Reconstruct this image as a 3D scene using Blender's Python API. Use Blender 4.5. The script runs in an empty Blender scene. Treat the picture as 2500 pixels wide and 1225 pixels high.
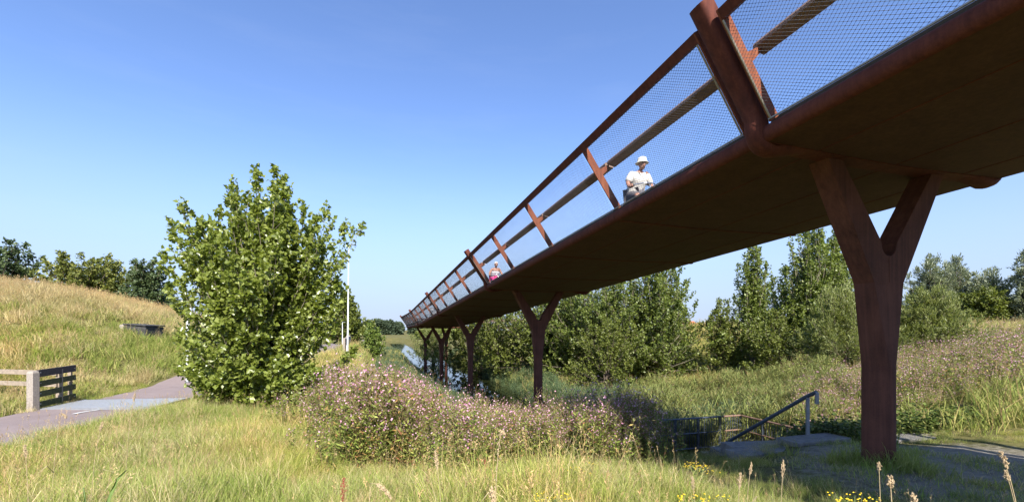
import bpy, bmesh, math, random
import numpy as np
from mathutils import Vector, Matrix

random.seed(7)
rng = np.random.default_rng(7)
SC = bpy.context.scene
COL = SC.collection
R = math.radians

# ------------------------------------------------------------------ camera, sky, sun, exposure
EYE = 1.65
cam_d = bpy.data.cameras.new('camera')
cam = bpy.data.objects.new('camera', cam_d)
COL.objects.link(cam)
cam.location = (0, 0, EYE)
cam.rotation_euler = (R(90), 0, 0)
cam_d.sensor_width = 36
cam_d.lens = 1104.5 / 2500 * 36
cam_d.shift_y = (804.5 - 612.5) / 2500
cam_d.clip_start = 0.05
cam_d.clip_end = 9000
SC.camera = cam

TH = 0.306                                       # heading of the bridge and canal, left of straight ahead
AX = np.array([-math.sin(TH), math.cos(TH)])     # along the bridge, away from the camera
PX = np.array([math.cos(TH), math.sin(TH)])      # across the bridge, to the right
ORG = np.array([4.63, 5.584])                    # foot of the nearest pillar

SUN_EL = R(41)
SUN_AZ_DIR = -AX * 1.15 - PX * 0.10                # the sun stands behind the camera, nearly in line with the bridge
SUN_AZ_DIR = SUN_AZ_DIR / np.linalg.norm(SUN_AZ_DIR)
sun_vec = Vector((SUN_AZ_DIR[0] * math.cos(SUN_EL), SUN_AZ_DIR[1] * math.cos(SUN_EL), math.sin(SUN_EL)))

W = bpy.data.worlds.new('World')
SC.world = W
W.use_nodes = True
wn = W.node_tree
wn.nodes.clear()
w_out = wn.nodes.new('ShaderNodeOutputWorld')
w_bg = wn.nodes.new('ShaderNodeBackground')
w_sky = wn.nodes.new('ShaderNodeTexSky')
w_sky.sky_type = 'NISHITA'
w_sky.sun_disc = False
w_sky.sun_elevation = SUN_EL
w_sky.sun_rotation = math.atan2(SUN_AZ_DIR[0], SUN_AZ_DIR[1])
w_sky.altitude = 0
w_sky.air_density = 1.0
w_sky.dust_density = 0.25
w_sky.ozone_density = 3.0
w_bg.inputs['Strength'].default_value = 0.097
# thin cirrus streaks low in the sky
w_tc = wn.nodes.new('ShaderNodeTexCoord')
w_mp = wn.nodes.new('ShaderNodeMapping')
w_mp.inputs['Scale'].default_value = (2.2, 2.2, 14.0)
w_mp.inputs['Rotation'].default_value = (R(8), R(6), 0)
w_nz = wn.nodes.new('ShaderNodeTexNoise')
w_nz.inputs['Scale'].default_value = 1.6
w_nz.inputs['Detail'].default_value = 7
w_nz.inputs['Roughness'].default_value = 0.62
w_rp = wn.nodes.new('ShaderNodeValToRGB')
w_rp.color_ramp.elements[0].position = 0.50
w_rp.color_ramp.elements[0].color = (0, 0, 0, 1)
w_rp.color_ramp.elements[1].position = 0.78
w_rp.color_ramp.elements[1].color = (0.03, 0.03, 0.03, 1)
w_mx = wn.nodes.new('ShaderNodeMixRGB')
w_mx.inputs[2].default_value = (5.2, 5.6, 6.2, 1)
wn.links.new(w_tc.outputs['Generated'], w_mp.inputs['Vector'])
wn.links.new(w_mp.outputs[0], w_nz.inputs['Vector'])
wn.links.new(w_nz.outputs['Fac'], w_rp.inputs[0])
wn.links.new(w_rp.outputs[0], w_mx.inputs[0])
# pale blue summer haze towards the horizon, all the way round
w_sx = wn.nodes.new('ShaderNodeSeparateXYZ')
wn.links.new(w_tc.outputs['Generated'], w_sx.inputs[0])
w_hr = wn.nodes.new('ShaderNodeValToRGB')
w_hr.color_ramp.interpolation = 'EASE'
w_hr.color_ramp.elements[0].position = 0.0
w_hr.color_ramp.elements[0].color = (0.92, 0.92, 0.92, 1)
w_hr.color_ramp.elements[1].position = 0.38
w_hr.color_ramp.elements[1].color = (0.0, 0.0, 0.0, 1)
wn.links.new(w_sx.outputs['Z'], w_hr.inputs[0])
w_hz = wn.nodes.new('ShaderNodeMixRGB')
w_hz.inputs[2].default_value = (2.6, 3.2, 4.35, 1)
wn.links.new(w_hr.outputs[0], w_hz.inputs[0])
w_hs = wn.nodes.new('ShaderNodeMixRGB')
w_hs.blend_type = 'MULTIPLY'
w_hs.inputs[0].default_value = 1.0
w_hs.inputs[2].default_value = (0.98, 1.03, 1.24, 1)
wn.links.new(w_sky.outputs[0], w_hs.inputs[1])
wn.links.new(w_hs.outputs[0], w_hz.inputs[1])
wn.links.new(w_hz.outputs[0], w_mx.inputs[1])
wn.links.new(w_mx.outputs[0], w_bg.inputs['Color'])
wn.links.new(w_bg.outputs[0], w_out.inputs['Surface'])

sun_d = bpy.data.lights.new('sun', 'SUN')
sun_d.energy = 5.0
sun_d.angle = R(0.53)
sun_d.color = (1.0, 0.955, 0.88)
sun = bpy.data.objects.new('sun', sun_d)
COL.objects.link(sun)
sun.rotation_euler = sun_vec.to_track_quat('Z', 'Y').to_euler()
sun.location = (0, -20, 40)

SC.view_settings.view_transform = 'Standard'
SC.view_settings.look = 'None'
SC.view_settings.exposure = 1.12
SC.view_settings.gamma = 1.0
SC.render.engine = 'CYCLES'
SC.cycles.max_bounces = 5
SC.cycles.diffuse_bounces = 2
SC.cycles.glossy_bounces = 3
SC.cycles.transmission_bounces = 3
SC.cycles.transparent_max_bounces = 8
SC.cycles.use_adaptive_sampling = True
SC.cycles.adaptive_threshold = 0.02
SC.cycles.caustics_reflective = False
SC.cycles.caustics_refractive = False

# ------------------------------------------------------------------ helpers: materials
def new_mat(name):
    m = bpy.data.materials.new(name)
    m.use_nodes = True
    nt = m.node_tree
    b = nt.nodes['Principled BSDF']
    return m, nt, b

def noise(nt, scale, detail=4, rough=0.55, coord='Object', vec=None, sc3=None):
    tc = nt.nodes.new('ShaderNodeTexCoord')
    n = nt.nodes.new('ShaderNodeTexNoise')
    n.inputs['Scale'].default_value = scale
    n.inputs['Detail'].default_value = detail
    n.inputs['Roughness'].default_value = rough
    src = tc.outputs[coord] if coord else None
    if coord == 'World':
        pass
    if sc3:
        mp = nt.nodes.new('ShaderNodeMapping')
        mp.inputs['Scale'].default_value = sc3
        nt.links.new(src, mp.inputs['Vector'])
        src = mp.outputs[0]
    nt.links.new(src, n.inputs['Vector'])
    return n

def wnoise(nt, scale, detail=4, rough=0.55, sc3=None):
    g = nt.nodes.new('ShaderNodeNewGeometry')
    n = nt.nodes.new('ShaderNodeTexNoise')
    n.inputs['Scale'].default_value = scale
    n.inputs['Detail'].default_value = detail
    n.inputs['Roughness'].default_value = rough
    src = g.outputs['Position']
    if sc3:
        mp = nt.nodes.new('ShaderNodeMapping')
        mp.inputs['Scale'].default_value = sc3
        nt.links.new(src, mp.inputs['Vector'])
        src = mp.outputs[0]
    nt.links.new(src, n.inputs['Vector'])
    return n

def ramp(nt, src, stops):
    r = nt.nodes.new('ShaderNodeValToRGB')
    e = r.color_ramp.elements
    while len(e) < len(stops):
        e.new(0.5)
    for i, (p, c) in enumerate(stops):
        e[i].position = p
        e[i].color = (*c, 1)
    nt.links.new(src, r.inputs[0])
    return r

def mixc(nt, fac, c1, c2, mode='MIX'):
    m = nt.nodes.new('ShaderNodeMixRGB')
    m.blend_type = mode
    for i, v in enumerate((fac, c1, c2)):
        if isinstance(v, (int, float)):
            m.inputs[i].default_value = v
        elif isinstance(v, tuple):
            m.inputs[i].default_value = (*v, 1)
        else:
            nt.links.new(v, m.inputs[i])
    return m

def bump(nt, b, src, strength=0.3, dist=0.02):
    bp = nt.nodes.new('ShaderNodeBump')
    bp.inputs['Strength'].default_value = strength
    bp.inputs['Distance'].default_value = dist
    nt.links.new(src, bp.inputs['Height'])
    nt.links.new(bp.outputs[0], b.inputs['Normal'])

def plain(name, col, rough=0.6, metal=0.0, var=0.15, scale=8.0, bmp=0.0):
    m, nt, b = new_mat(name)
    n = wnoise(nt, scale, 5)
    lo = tuple(c * (1 - var) for c in col)
    hi = tuple(min(1, c * (1 + var)) for c in col)
    r = ramp(nt, n.outputs['Fac'], [(0.3, lo), (0.7, hi)])
    nt.links.new(r.outputs[0], b.inputs['Base Color'])
    b.inputs['Roughness'].default_value = rough
    b.inputs['Metallic'].default_value = metal
    if bmp:
        bump(nt, b, n.outputs['Fac'], bmp, 0.01)
    return m

def rust_mat(name, lo, mid, hi, rough=0.8):
    m, nt, b = new_mat(name)
    n1 = wnoise(nt, 3.0, 6, 0.62)
    n2 = wnoise(nt, 60.0, 4, 0.7)
    n3 = wnoise(nt, 2.6, 6, 0.65, sc3=(7, 7, 0.30))
    a = mixc(nt, 0.35, n1.outputs['Fac'], n2.outputs['Fac'])
    a2 = mixc(nt, 0.45, a.outputs[0], n3.outputs['Fac'])
    r = ramp(nt, a2.outputs[0], [(0.32, lo), (0.5, mid), (0.68, hi)])
    nt.links.new(r.outputs[0], b.inputs['Base Color'])
    b.inputs['Roughness'].default_value = rough
    b.inputs['Specular IOR Level'].default_value = 0.25
    bump(nt, b, n2.outputs['Fac'], 0.18, 0.004)
    return m

def foliage_mat(name, stops, transl=0.35, rough=0.5, patch=0.0, patch_col=(0.3, 0.25, 0.1), attr='tint', spec=0.3, pscale=0.5):
    m, nt, b = new_mat(name)
    a = nt.nodes.new('ShaderNodeAttribute')
    a.attribute_name = attr
    r = ramp(nt, a.outputs['Fac'], stops)
    colr = r.outputs[0]
    if patch:
        n = wnoise(nt, pscale, 4, 0.6)
        pr = ramp(nt, n.outputs['Fac'], [(0.42, (0, 0, 0)), (0.62, (patch, patch, patch))])
        colr = mixc(nt, pr.outputs[0], colr, patch_col).outputs[0]
    nt.links.new(colr, b.inputs['Base Color'])
    b.inputs['Roughness'].default_value = rough
    b.inputs['Specular IOR Level'].default_value = spec
    t = nt.nodes.new('ShaderNodeBsdfTranslucent')
    br = mixc(nt, 1.0, colr, (1.25, 1.3, 0.7), 'MULTIPLY')
    nt.links.new(br.outputs[0], t.inputs['Color'])
    mx = nt.nodes.new('ShaderNodeMixShader')
    mx.inputs[0].default_value = transl
    nt.links.new(b.outputs[0], mx.inputs[1])
    nt.links.new(t.outputs[0], mx.inputs[2])
    nt.links.new(mx.outputs[0], nt.nodes['Material Output'].inputs['Surface'])
    return m

def colattr_mat(name, transl=0.3, rough=0.65, spec=0.15, patches=()):
    """colour from the vertex attribute Col; patches = (scale, colour, lo, hi, amount) of drier or lusher growth"""
    m, nt, b = new_mat(name)
    a = nt.nodes.new('ShaderNodeAttribute')
    a.attribute_name = 'Col'
    colr = a.outputs['Color']
    for (sc, c, lo, hi, am) in patches:
        n = wnoise(nt, sc, 4, 0.6)
        pr = ramp(nt, n.outputs['Fac'], [(lo, (0, 0, 0)), (hi, (am, am, am))])
        colr = mixc(nt, pr.outputs[0], colr, mixc(nt, 1.0, colr, c, 'MULTIPLY').outputs[0]).outputs[0]
    nt.links.new(colr, b.inputs['Base Color'])
    b.inputs['Roughness'].default_value = rough
    b.inputs['Specular IOR Level'].default_value = spec
    t = nt.nodes.new('ShaderNodeBsdfTranslucent')
    nt.links.new(colr, t.inputs['Color'])
    mx = nt.nodes.new('ShaderNodeMixShader')
    mx.inputs[0].default_value = transl
    nt.links.new(b.outputs[0], mx.inputs[1])
    nt.links.new(t.outputs[0], mx.inputs[2])
    nt.links.new(mx.outputs[0], nt.nodes['Material Output'].inputs['Surface'])
    return m

# ------------------------------------------------------------------ helpers: meshes and objects
def link(o, parent=None):
    COL.objects.link(o)
    if parent is not None:
        o.parent = parent
    return o

def tag(o, label=None, cat=None, group=None, kind=None):
    if label: o['label'] = label
    if cat: o['category'] = cat
    if group: o['group'] = group
    if kind: o['kind'] = kind
    return o

def empty(name, loc, label, cat, group=None, rz=0.0):
    o = bpy.data.objects.new(name, None)
    o.empty_display_size = 0.2
    o.location = loc
    o.rotation_euler = (0, 0, rz)
    COL.objects.link(o)
    return tag(o, label, cat, group)

def np_mesh(name, verts, faces, smooth=False):
    """verts Nx3, faces = list of equal-length index arrays, or a list of lists"""
    me = bpy.data.meshes.new(name)
    if isinstance(faces, np.ndarray):
        k = faces.shape[1]
        n = len(faces)
        me.vertices.add(len(verts))
        me.vertices.foreach_set('co', np.asarray(verts, np.float32).ravel())
        me.loops.add(n * k)
        me.loops.foreach_set('vertex_index', faces.astype(np.int32).ravel())
        me.polygons.add(n)
        me.polygons.foreach_set('loop_start', np.arange(0, n * k, k, dtype=np.int32))
        me.polygons.foreach_set('loop_total', np.full(n, k, np.int32))
        me.update(calc_edges=True)
        me.validate()
    else:
        me.from_pydata([tuple(v) for v in verts], [], faces)
        me.update()
    if smooth:
        me.polygons.foreach_set('use_smooth', np.ones(len(me.polygons), bool))
    return me

class MB:
    def __init__(s):
        s.v = []; s.f = []
    def add(s, vs, fs):
        o = len(s.v)
        s.v.extend([tuple(map(float, v)) for v in vs])
        s.f.extend([[o + i for i in f] for f in fs])
    def hexa(s, p):      # p: 8 points, 0-3 one end ring, 4-7 the other
        s.add(p, [(3, 2, 1, 0), (4, 5, 6, 7), (0, 1, 5, 4), (1, 2, 6, 5), (2, 3, 7, 6), (3, 0, 4, 7)])
    def box(s, c, size, rz=0.0):
        x, y, z = (q / 2 for q in size)
        ca, sa = math.cos(rz), math.sin(rz)
        pts = []
        for zz in (-z, z):
            for (a, b) in ((-x, -y), (x, -y), (x, y), (-x, y)):
                pts.append((c[0] + a * ca - b * sa, c[1] + a * sa + b * ca, c[2] + zz))
        s.hexa(pts)
    def tube(s, pts, r, n=8, caps=True, up=None):
        pts = [Vector(p) for p in pts]
        rs = r if isinstance(r, (list, tuple)) else [r] * len(pts)
        rings = []
        for i, p in enumerate(pts):
            d = (pts[min(i + 1, len(pts) - 1)] - pts[max(i - 1, 0)])
            if d.length < 1e-9: d = Vector((0, 0, 1))
            d.normalize()
            u = d.cross(Vector((0, 0, 1)) if abs(d.z) < 0.95 else Vector((1, 0, 0))).normalized()
            w = u.cross(d)
            rings.append([p + (u * math.cos(2 * math.pi * k / n) + w * math.sin(2 * math.pi * k / n)) * rs[i] for k in range(n)])
        fs = []
        for i in range(len(rings) - 1):
            for k in range(n):
                k2 = (k + 1) % n
                fs.append((i * n + k, i * n + k2, (i + 1) * n + k2, (i + 1) * n + k))
        if caps:
            fs.append(tuple(range(n - 1, -1, -1)))
            o = (len(rings) - 1) * n
            fs.append(tuple(o + k for k in range(n)))
        s.add([q for g in rings for q in g], fs)
    def loft(s, rings, closed=True, caps=True):
        n = len(rings[0])
        fs = []
        for i in range(len(rings) - 1):
            for k in range(n if closed else n - 1):
                k2 = (k + 1) % n
                fs.append((i * n + k, i * n + k2, (i + 1) * n + k2, (i + 1) * n + k))
        if caps:
            fs.append(tuple(range(n - 1, -1, -1)))
            o = (len(rings) - 1) * n
            fs.append(tuple(o + k for k in range(n)))
        s.add([q for g in rings for q in g], fs)
    def sphere(s, c, r, nu=10, nv=7, scale=(1, 1, 1)):
        rings = []
        for j in range(nv + 1):
            ph = math.pi * (j + 0.001) / (nv + 0.002)
            rings.append([(c[0] + r * scale[0] * math.sin(ph) * math.cos(2 * math.pi * i / nu),
                           c[1] + r * scale[1] * math.sin(ph) * math.sin(2 * math.pi * i / nu),
                           c[2] - r * scale[2] * math.cos(ph)) for i in range(nu)])
        s.loft(rings, True, True)
    def build(s, name, mat, parent=None, smooth=False, bevel=0.0):
        me = np_mesh(name, s.v, s.f, smooth)
        bm = bmesh.new(); bm.from_mesh(me)
        bmesh.ops.recalc_face_normals(bm, faces=bm.faces)
        bm.to_mesh(me); bm.free()
        me.materials.append(mat)
        o = bpy.data.objects.new(name, me)
        if bevel:
            md = o.modifiers.new('bevel', 'BEVEL')
            md.width = bevel; md.segments = 2; md.limit_method = 'ANGLE'
        return link(o, parent)

def smooth_by_angle(o, ang=40):
    me = o.data
    me.polygons.foreach_set('use_smooth', np.ones(len(me.polygons), bool))
    me.set_sharp_from_angle(angle=R(ang))
    return o

def local(o, root):
    """shift a child mesh's data so that it sits in its root's frame (roots carry only a location)"""
    return o

# ------------------------------------------------------------------ the lie of the land
def ground_point(u, v, z):
    d = 1104.5 * (EYE - z) / (v - 804.5)
    return ((u - 1250) / 1104.5 * d, d, z)

def ray_point(u, d, z):
    return ((u - 1250) / 1104.5 * d, d, z)

ctrl = [
    (0, 0, 0.0), (-3, 0, 0.0), (3, 0, 0.0), (8, 0, 0), (-8, 0, -0.2), (0, -10, 0), (12, -8, 0), (-14, -8, -0.4), (-16, 2, -0.5),
    (4.63, 5.58, 0), (5.5, 5, 0), (3.6, 5.2, -0.02), (6.6, 5.5, -0.06), (6.4, 7.0, -0.2), (7.4, 6.2, -0.15), (4.6, 7.6, -0.2), (5.4, 7.8, -0.2), (7.8, 4.2, 0.03),
    (0, 4.3, -0.1), (-3, 4.3, -0.18), (3, 4.2, -0.02), (-5, 5, -0.3),
    (-9, 8, -0.5), (-12, 10.5, -0.5), (-12.4, 12, -0.5), (-12.6, 14.8, -0.5), (-12.4, 17.5, -0.5), (-10.2, 14.3, -0.55), (-10, 11, -0.5), (-10.4, 18, -0.5),
    (-7.4, 13.4, -0.6), (-5, 10, -0.6), (-4, 8, -0.6), (-5, 18, -0.9), (-8, 24, -0.7), (-12, 24, -0.5), (-14, 34, -0.5), (-18, 44, -0.5), (-24, 60, -0.5), (-36, 100, -0.6),
    (-1, 8, -0.78), (0.5, 8, -0.8), (2, 8, -0.75), (3.2, 7.6, -0.55), (0, 6, -0.45), (2, 6, -0.38), (-2, 6, -0.45), (-2, 12, -1.1), (0.5, 12, -1.5), (2.7, 12, -1.7), (4.9, 12, -1.75), (-1.5, 17, -1.7),
    (0.8, 18, -2.0), (4.0, 18, -2.25), (-5, 26, -2.1), (-9, 36, -2.2), (-13, 48, -2.2), (-25, 86, -2.0),
    (6.5, 16, -2.3), (5.4, 14, -2.2), (8.9, 22, -2.3), (5.5, 24, -2.5), (8, 30, -2.3), (12.2, 30, -1.8), (16.3, 40, -0.5), (20.3, 50, 1.7), (24, 60, 1.4),
    (11.0, 11, 0.0), (7.8, 11, -1.2), (6.4, 9.3, -0.8), (5.5, 9.5, -1.05), (7.8, 9.3, -0.55), (6.6, 13, -1.7), (7.2, 10.8, -1.4), (3.6, 11.0, -1.55), (10.9, 16, -1.3), (15, 22, -1.0), (19, 28, -0.7), (27, 40, 0.7), (33, 50, 1.7),
    (8.2, 7.9, -0.05), (10.4, 10, 0.25), (15.6, 15, 0.55), (26, 25, 1.1), (36.5, 35, 1.5), (48, 46, 1.5), (14, 6, 0.3), (25, 12, 0.8), (40, 22, 1.4),
    (4, 36, -2.0), (8, 44, -1.8), (14, 54, -1.0), (0, 56, -2.1), (6, 70, -1.8), (-6, 80, -2.1), (-14, 110, -2.0), (16, 80, 0.4), (20, 110, -1.0),
    (-24.9, 22, 3.5), (-22.9, 22, 3.38), (-20.8, 23, 2.85), (-19.2, 25, 1.8), (-18.7, 16.5, 0.97), (-16.6, 17.5, 0.9), (-15.2, 18.5, 0.45), (-14.6, 15.5, -0.35),
    (-14.8, 12.5, -0.4), (-17, 12.5, 0.0), (-21, 14, 0.9), (-27, 14, 1.4), (-16.5, 22, 0.75), (-15.5, 27, 0.3), (-30, 24, 4.2), (-40, 25, 4.6), (-30, 34, 3.4), (-22, 34, 2.0), (-18, 34, 0.4),
    (-40, 40, 3.2), (-26, 46, 1.6), (-45, 60, 1.6), (-32, 66, 0.3), (-60, 30, 4), (-22, 8, 0.2), (-30, 4, 0.5),
    (90, 0, 1), (90, 60, 1), (60, 100, 0.5), (0, 130, -1.8), (-60, 120, -0.4), (-90, 60, 1), (-90, 0, 0.5), (0, -60, 0), (60, -50, 0), (-60, -50, 0), (30, 130, -1.6), (-40, 130, -0.8),
]
CT = np.array(ctrl, float)
_D = np.hypot(CT[:, None, 0] - CT[None, :, 0], CT[:, None, 1] - CT[None, :, 1])
_n = len(CT)
_A = np.zeros((_n + 3, _n + 3))
_A[:_n, :_n] = -_D + np.eye(_n) * 0.25
_A[:_n, _n] = 1; _A[:_n, _n + 1] = CT[:, 0] / 50; _A[:_n, _n + 2] = CT[:, 1] / 50
_A[_n:, :_n] = _A[:_n, _n:].T
_sol = np.linalg.solve(_A, np.concatenate([CT[:, 2], np.zeros(3)]))
WATER = -2.9

def st(x, y):
    dx, dy = x - ORG[0], y - ORG[1]
    return dx * AX[0] + dy * AX[1], dx * PX[0] + dy * PX[1]

def vnoise(x, y):
    return (np.sin(x * 1.7 + 1.3 * np.sin(y * 1.1)) * np.sin(y * 1.9 + 0.7 * np.sin(x * 1.4)) * 0.5
            + 0.25 * np.sin(x * 4.1 + y * 1.3) * np.sin(y * 3.7 - x * 0.9))

def canal_edges(s):
    left = -0.95 + 0.25 * np.sin(s * 0.31) + 0.12 * np.sin(s * 0.9)
    right = 3.3 + np.clip((s - 20) / 30, 0, 1) * 2.3 + 0.22 * np.sin(s * 0.45 + 1) + 0.1 * np.sin(s * 1.3)
    pinch = np.clip((s - 12.5) / 5.0, 0, 1) * np.clip((188 - s) / 8.0, 0, 1)
    return left, right, pinch

def height(x, y):
    x = np.atleast_1d(np.asarray(x, float)); y = np.atleast_1d(np.asarray(y, float))
    z = np.empty_like(x)
    for i in range(0, len(x), 20000):
        xs, ys = x[i:i + 20000], y[i:i + 20000]
        d = np.hypot(xs[:, None] - CT[None, :, 0], ys[:, None] - CT[None, :, 1])
        z[i:i + 20000] = -d @ _sol[:_n] + _sol[_n] + _sol[_n + 1] * xs / 50 + _sol[_n + 2] * ys / 50
    r = np.hypot(x, y - 30)
    k = np.clip((r - 75) / 45, 0, 1); k = k * k * (3 - 2 * k)
    z = z * (1 - k) + (-1.7) * k
    z = z + 0.04 * vnoise(x, y) * (1 - k)
    s, t = st(x, y)
    l, rt, pin = canal_edges(s)
    # signed distance into the channel, banks falling over 1.6 m
    inside = np.minimum(t - l, rt - t) - (1 - pin) * 4.0
    kk = np.clip((inside + 1.3) / 1.7, 0, 1); kk = kk * kk * (3 - 2 * kk)
    low = -3.35
    z = np.where(s > 10, z * (1 - kk) + np.minimum(z, low) * kk, z)
    return z

def H(x, y):
    return float(height([x], [y])[0])

def stretch(n, near, far):
    u = np.linspace(-1, 1, n)
    k = 6.5
    a = np.sinh(k * u) / np.sinh(k)
    return a * far + u * near

gx = stretch(420, 38, 3200)
gy = stretch(420, 38, 3200) + 22
GX, GY = np.meshgrid(gx, gy)
GZ = height(GX.ravel(), GY.ravel())
gv = np.stack([GX.ravel(), GY.ravel(), GZ], 1)
nx, ny = len(gx), len(gy)
idx = np.arange(nx * ny).reshape(ny, nx)
gf = np.stack([idx[:-1, :-1].ravel(), idx[:-1, 1:].ravel(), idx[1:, 1:].ravel(), idx[1:, :-1].ravel()], 1)
gme = np_mesh('ground', gv, gf, True)

# ground colour: soil and thatch under the grass, sandy clearing under the bridge
m, nt, b = new_mat('ground')
n1 = wnoise(nt, 0.55, 6, 0.6)
n2 = wnoise(nt, 9.0, 6, 0.65)
n3 = wnoise(nt, 70.0, 3, 0.6)
thatch = ramp(nt, n1.outputs['Fac'], [(0.3, (0.075, 0.085, 0.022)), (0.5, (0.13, 0.12, 0.04)), (0.7, (0.21, 0.165, 0.07))])
th2 = mixc(nt, 0.5, thatch.outputs[0], ramp(nt, n2.outputs['Fac'], [(0.3, (0.05, 0.055, 0.016)), (0.7, (0.2, 0.17, 0.07))]).outputs[0])
at = nt.nodes.new('ShaderNodeAttribute'); at.attribute_name = 'sand'
sandc = ramp(nt, n2.outputs['Fac'], [(0.3, (0.15, 0.125, 0.085)), (0.55, (0.27, 0.235, 0.18)), (0.75, (0.36, 0.32, 0.25))])
sand2 = mixc(nt, 0.3, sandc.outputs[0], ramp(nt, n3.outputs['Fac'], [(0.35, (0.16, 0.13, 0.09)), (0.7, (0.5, 0.45, 0.36))]).outputs[0])
sm = mixc(nt, 0.5, at.outputs['Fac'], n2.outputs['Fac'], 'OVERLAY')
smr = ramp(nt, sm.outputs[0], [(0.38, (0, 0, 0)), (0.6, (1, 1, 1))])
fin = mixc(nt, smr.outputs[0], th2.outputs[0], sand2.outputs[0])
nt.links.new(fin.outputs[0], b.inputs['Base Color'])
b.inputs['Roughness'].default_value = 0.95
b.inputs['Specular IOR Level'].default_value = 0.1
bump(nt, b, n2.outputs['Fac'], 0.6, 0.05)
gme.materials.append(m)
def sand_w(x, y):
    s, t = st(x, y)
    # worn clearing round and in front of the near pillar
    d = np.hypot((t - 1.0) / 2.5, (s + 0.3) / 2.0)
    d2 = np.hypot((t - 3.2) / 1.6, (s + 1.9) / 2.2)
    return np.clip(1.35 - np.minimum(d, d2), 0, 1)
sa = gme.attributes.new('sand', 'FLOAT', 'POINT')
sa.data.foreach_set('value', sand_w(gv[:, 0], gv[:, 1]).astype(np.float32))
ground = link(bpy.data.objects.new('ground', gme))
tag(ground, kind='structure')

# water in the canal
m, nt, b = new_mat('water')
b.inputs['Base Color'].default_value = (0.018, 0.022, 0.008, 1)
b.inputs['Roughness'].default_value = 0.04
b.inputs['IOR'].default_value = 1.333
b.inputs['Specular IOR Level'].default_value = 0.75
wv = wnoise(nt, 2.2, 3, 0.5, sc3=(1, 1, 1))
wv2 = wnoise(nt, 0.25, 3, 0.5)
pw = mixc(nt, 1.0, wv.outputs['Fac'], ramp(nt, wv2.outputs['Fac'], [(0.4, (0.15, 0.15, 0.15)), (0.65, (1, 1, 1))]).outputs[0], 'MULTIPLY')
bump(nt, b, pw.outputs[0], 0.05, 0.01)
WATER_MAT = m
wverts, wfaces = [], []
ss = np.linspace(12, 192, 62)
for s_ in ss:
    for t_ in (-3.2, 8.4 if s_ < 400 else 12):
        p = ORG + AX * s_ + PX * t_
        wverts.append((p[0], p[1], WATER))
for i in range(len(ss) - 1):
    wfaces.append((2 * i, 2 * i + 1, 2 * i + 3, 2 * i + 2))
wme = np_mesh('water', wverts, wfaces)
wme.materials.append(m)
water = link(bpy.data.objects.new('water', wme))
tag(water, kind='structure')

# ------------------------------------------------------------------ cycle path with its markings
ASPH, nt, b = new_mat('red_asphalt')
n1 = wnoise(nt, 1.2, 6, 0.6); n2 = wnoise(nt, 120, 2, 0.6)
r1 = ramp(nt, n1.outputs['Fac'], [(0.3, (0.175, 0.130, 0.120)), (0.7, (0.245, 0.190, 0.175))])
r2 = mixc(nt, 0.3, r1.outputs[0], ramp(nt, n2.outputs['Fac'], [(0.35, (0.11, 0.085, 0.08)), (0.7, (0.31, 0.255, 0.24))]).outputs[0])
nt.links.new(r2.outputs[0], b.inputs['Base Color'])
b.inputs['Roughness'].default_value = 0.9
bump(nt, b, n2.outputs['Fac'], 0.3, 0.006)
PAINT = plain('road_paint', (0.62, 0.61, 0.58), 0.7, 0, 0.12, 30)

pc = np.array([(-11.0, -14), (-10.2, -2), (-10.1, 4), (-10.5, 8), (-10.98, 12), (-11.45, 15), (-11.9, 18.5), (-13.4, 25), (-17.3, 40), (-30, 82), (-50, 150)])
def path_x(y):
    # smooth interpolation of the centre line
    return np.interp(y, pc[:, 1], pc[:, 0])
yy = np.concatenate([np.arange(-14, 30, 0.5), np.arange(30, 150, 3)])
xx = np.array([np.mean(path_x(y + np.linspace(-1.8, 1.8, 9))) for y in yy])
def path_at(y):
    x = float(np.interp(y, yy, xx)); x2 = float(np.interp(y + 0.3, yy, xx))
    d = np.array([x2 - x, 0.3]); d /= np.linalg.norm(d)
    return np.array([x, y]), d, np.array([d[1], -d[0]])
pv, pf = [], []
ws = np.linspace(-1.42, 1.42, 7)
for i, y in enumerate(yy):
    c, d, n = path_at(y)
    for j, w_ in enumerate(ws):
        ww = w_ + (0.05 * math.sin(y * 3.1) + 0.04 * math.sin(y * 7.7)) * (1 if abs(w_) > 1.4 else 0)
        q = c + n * ww
        pv.append((q[0], q[1], H(q[0], q[1]) + 0.05))
k = len(ws)
for i in range(len(yy) - 1):
    for j in range(k - 1):
        pf.append((i * k + j, i * k + j + 1, (i + 1) * k + j + 1, (i + 1) * k + j))
pme = np_mesh('path', pv, pf, True)
pme.materials.append(ASPH)
tag(link(bpy.data.objects.new('path', pme)), kind='structure')

def strip_on_path(name, y0, y1, w0, w1, mat, dz, n=6):
    v, f = [], []
    for i in range(n + 1):
        y = y0 + (y1 - y0) * i / n
        c, d, nn = path_at(y)
        for w_ in (w0, w1):
            q = c + nn * w_
            v.append((q[0], q[1], H(q[0], q[1]) + dz))
    for i in range(n):
        f.append((2 * i, 2 * i + 1, 2 * i + 3, 2 * i + 2))
    me = np_mesh(name, v, f); me.materials.append(mat)
    return link(bpy.data.objects.new(name, me))
for y0 in (5.9, 8.55, 11.25, 16.4, 19.1):
    tag(strip_on_path('path_marking', y0, y0 + 0.75, -0.05, 0.05, PAINT, 0.062, 4), kind='structure')

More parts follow.
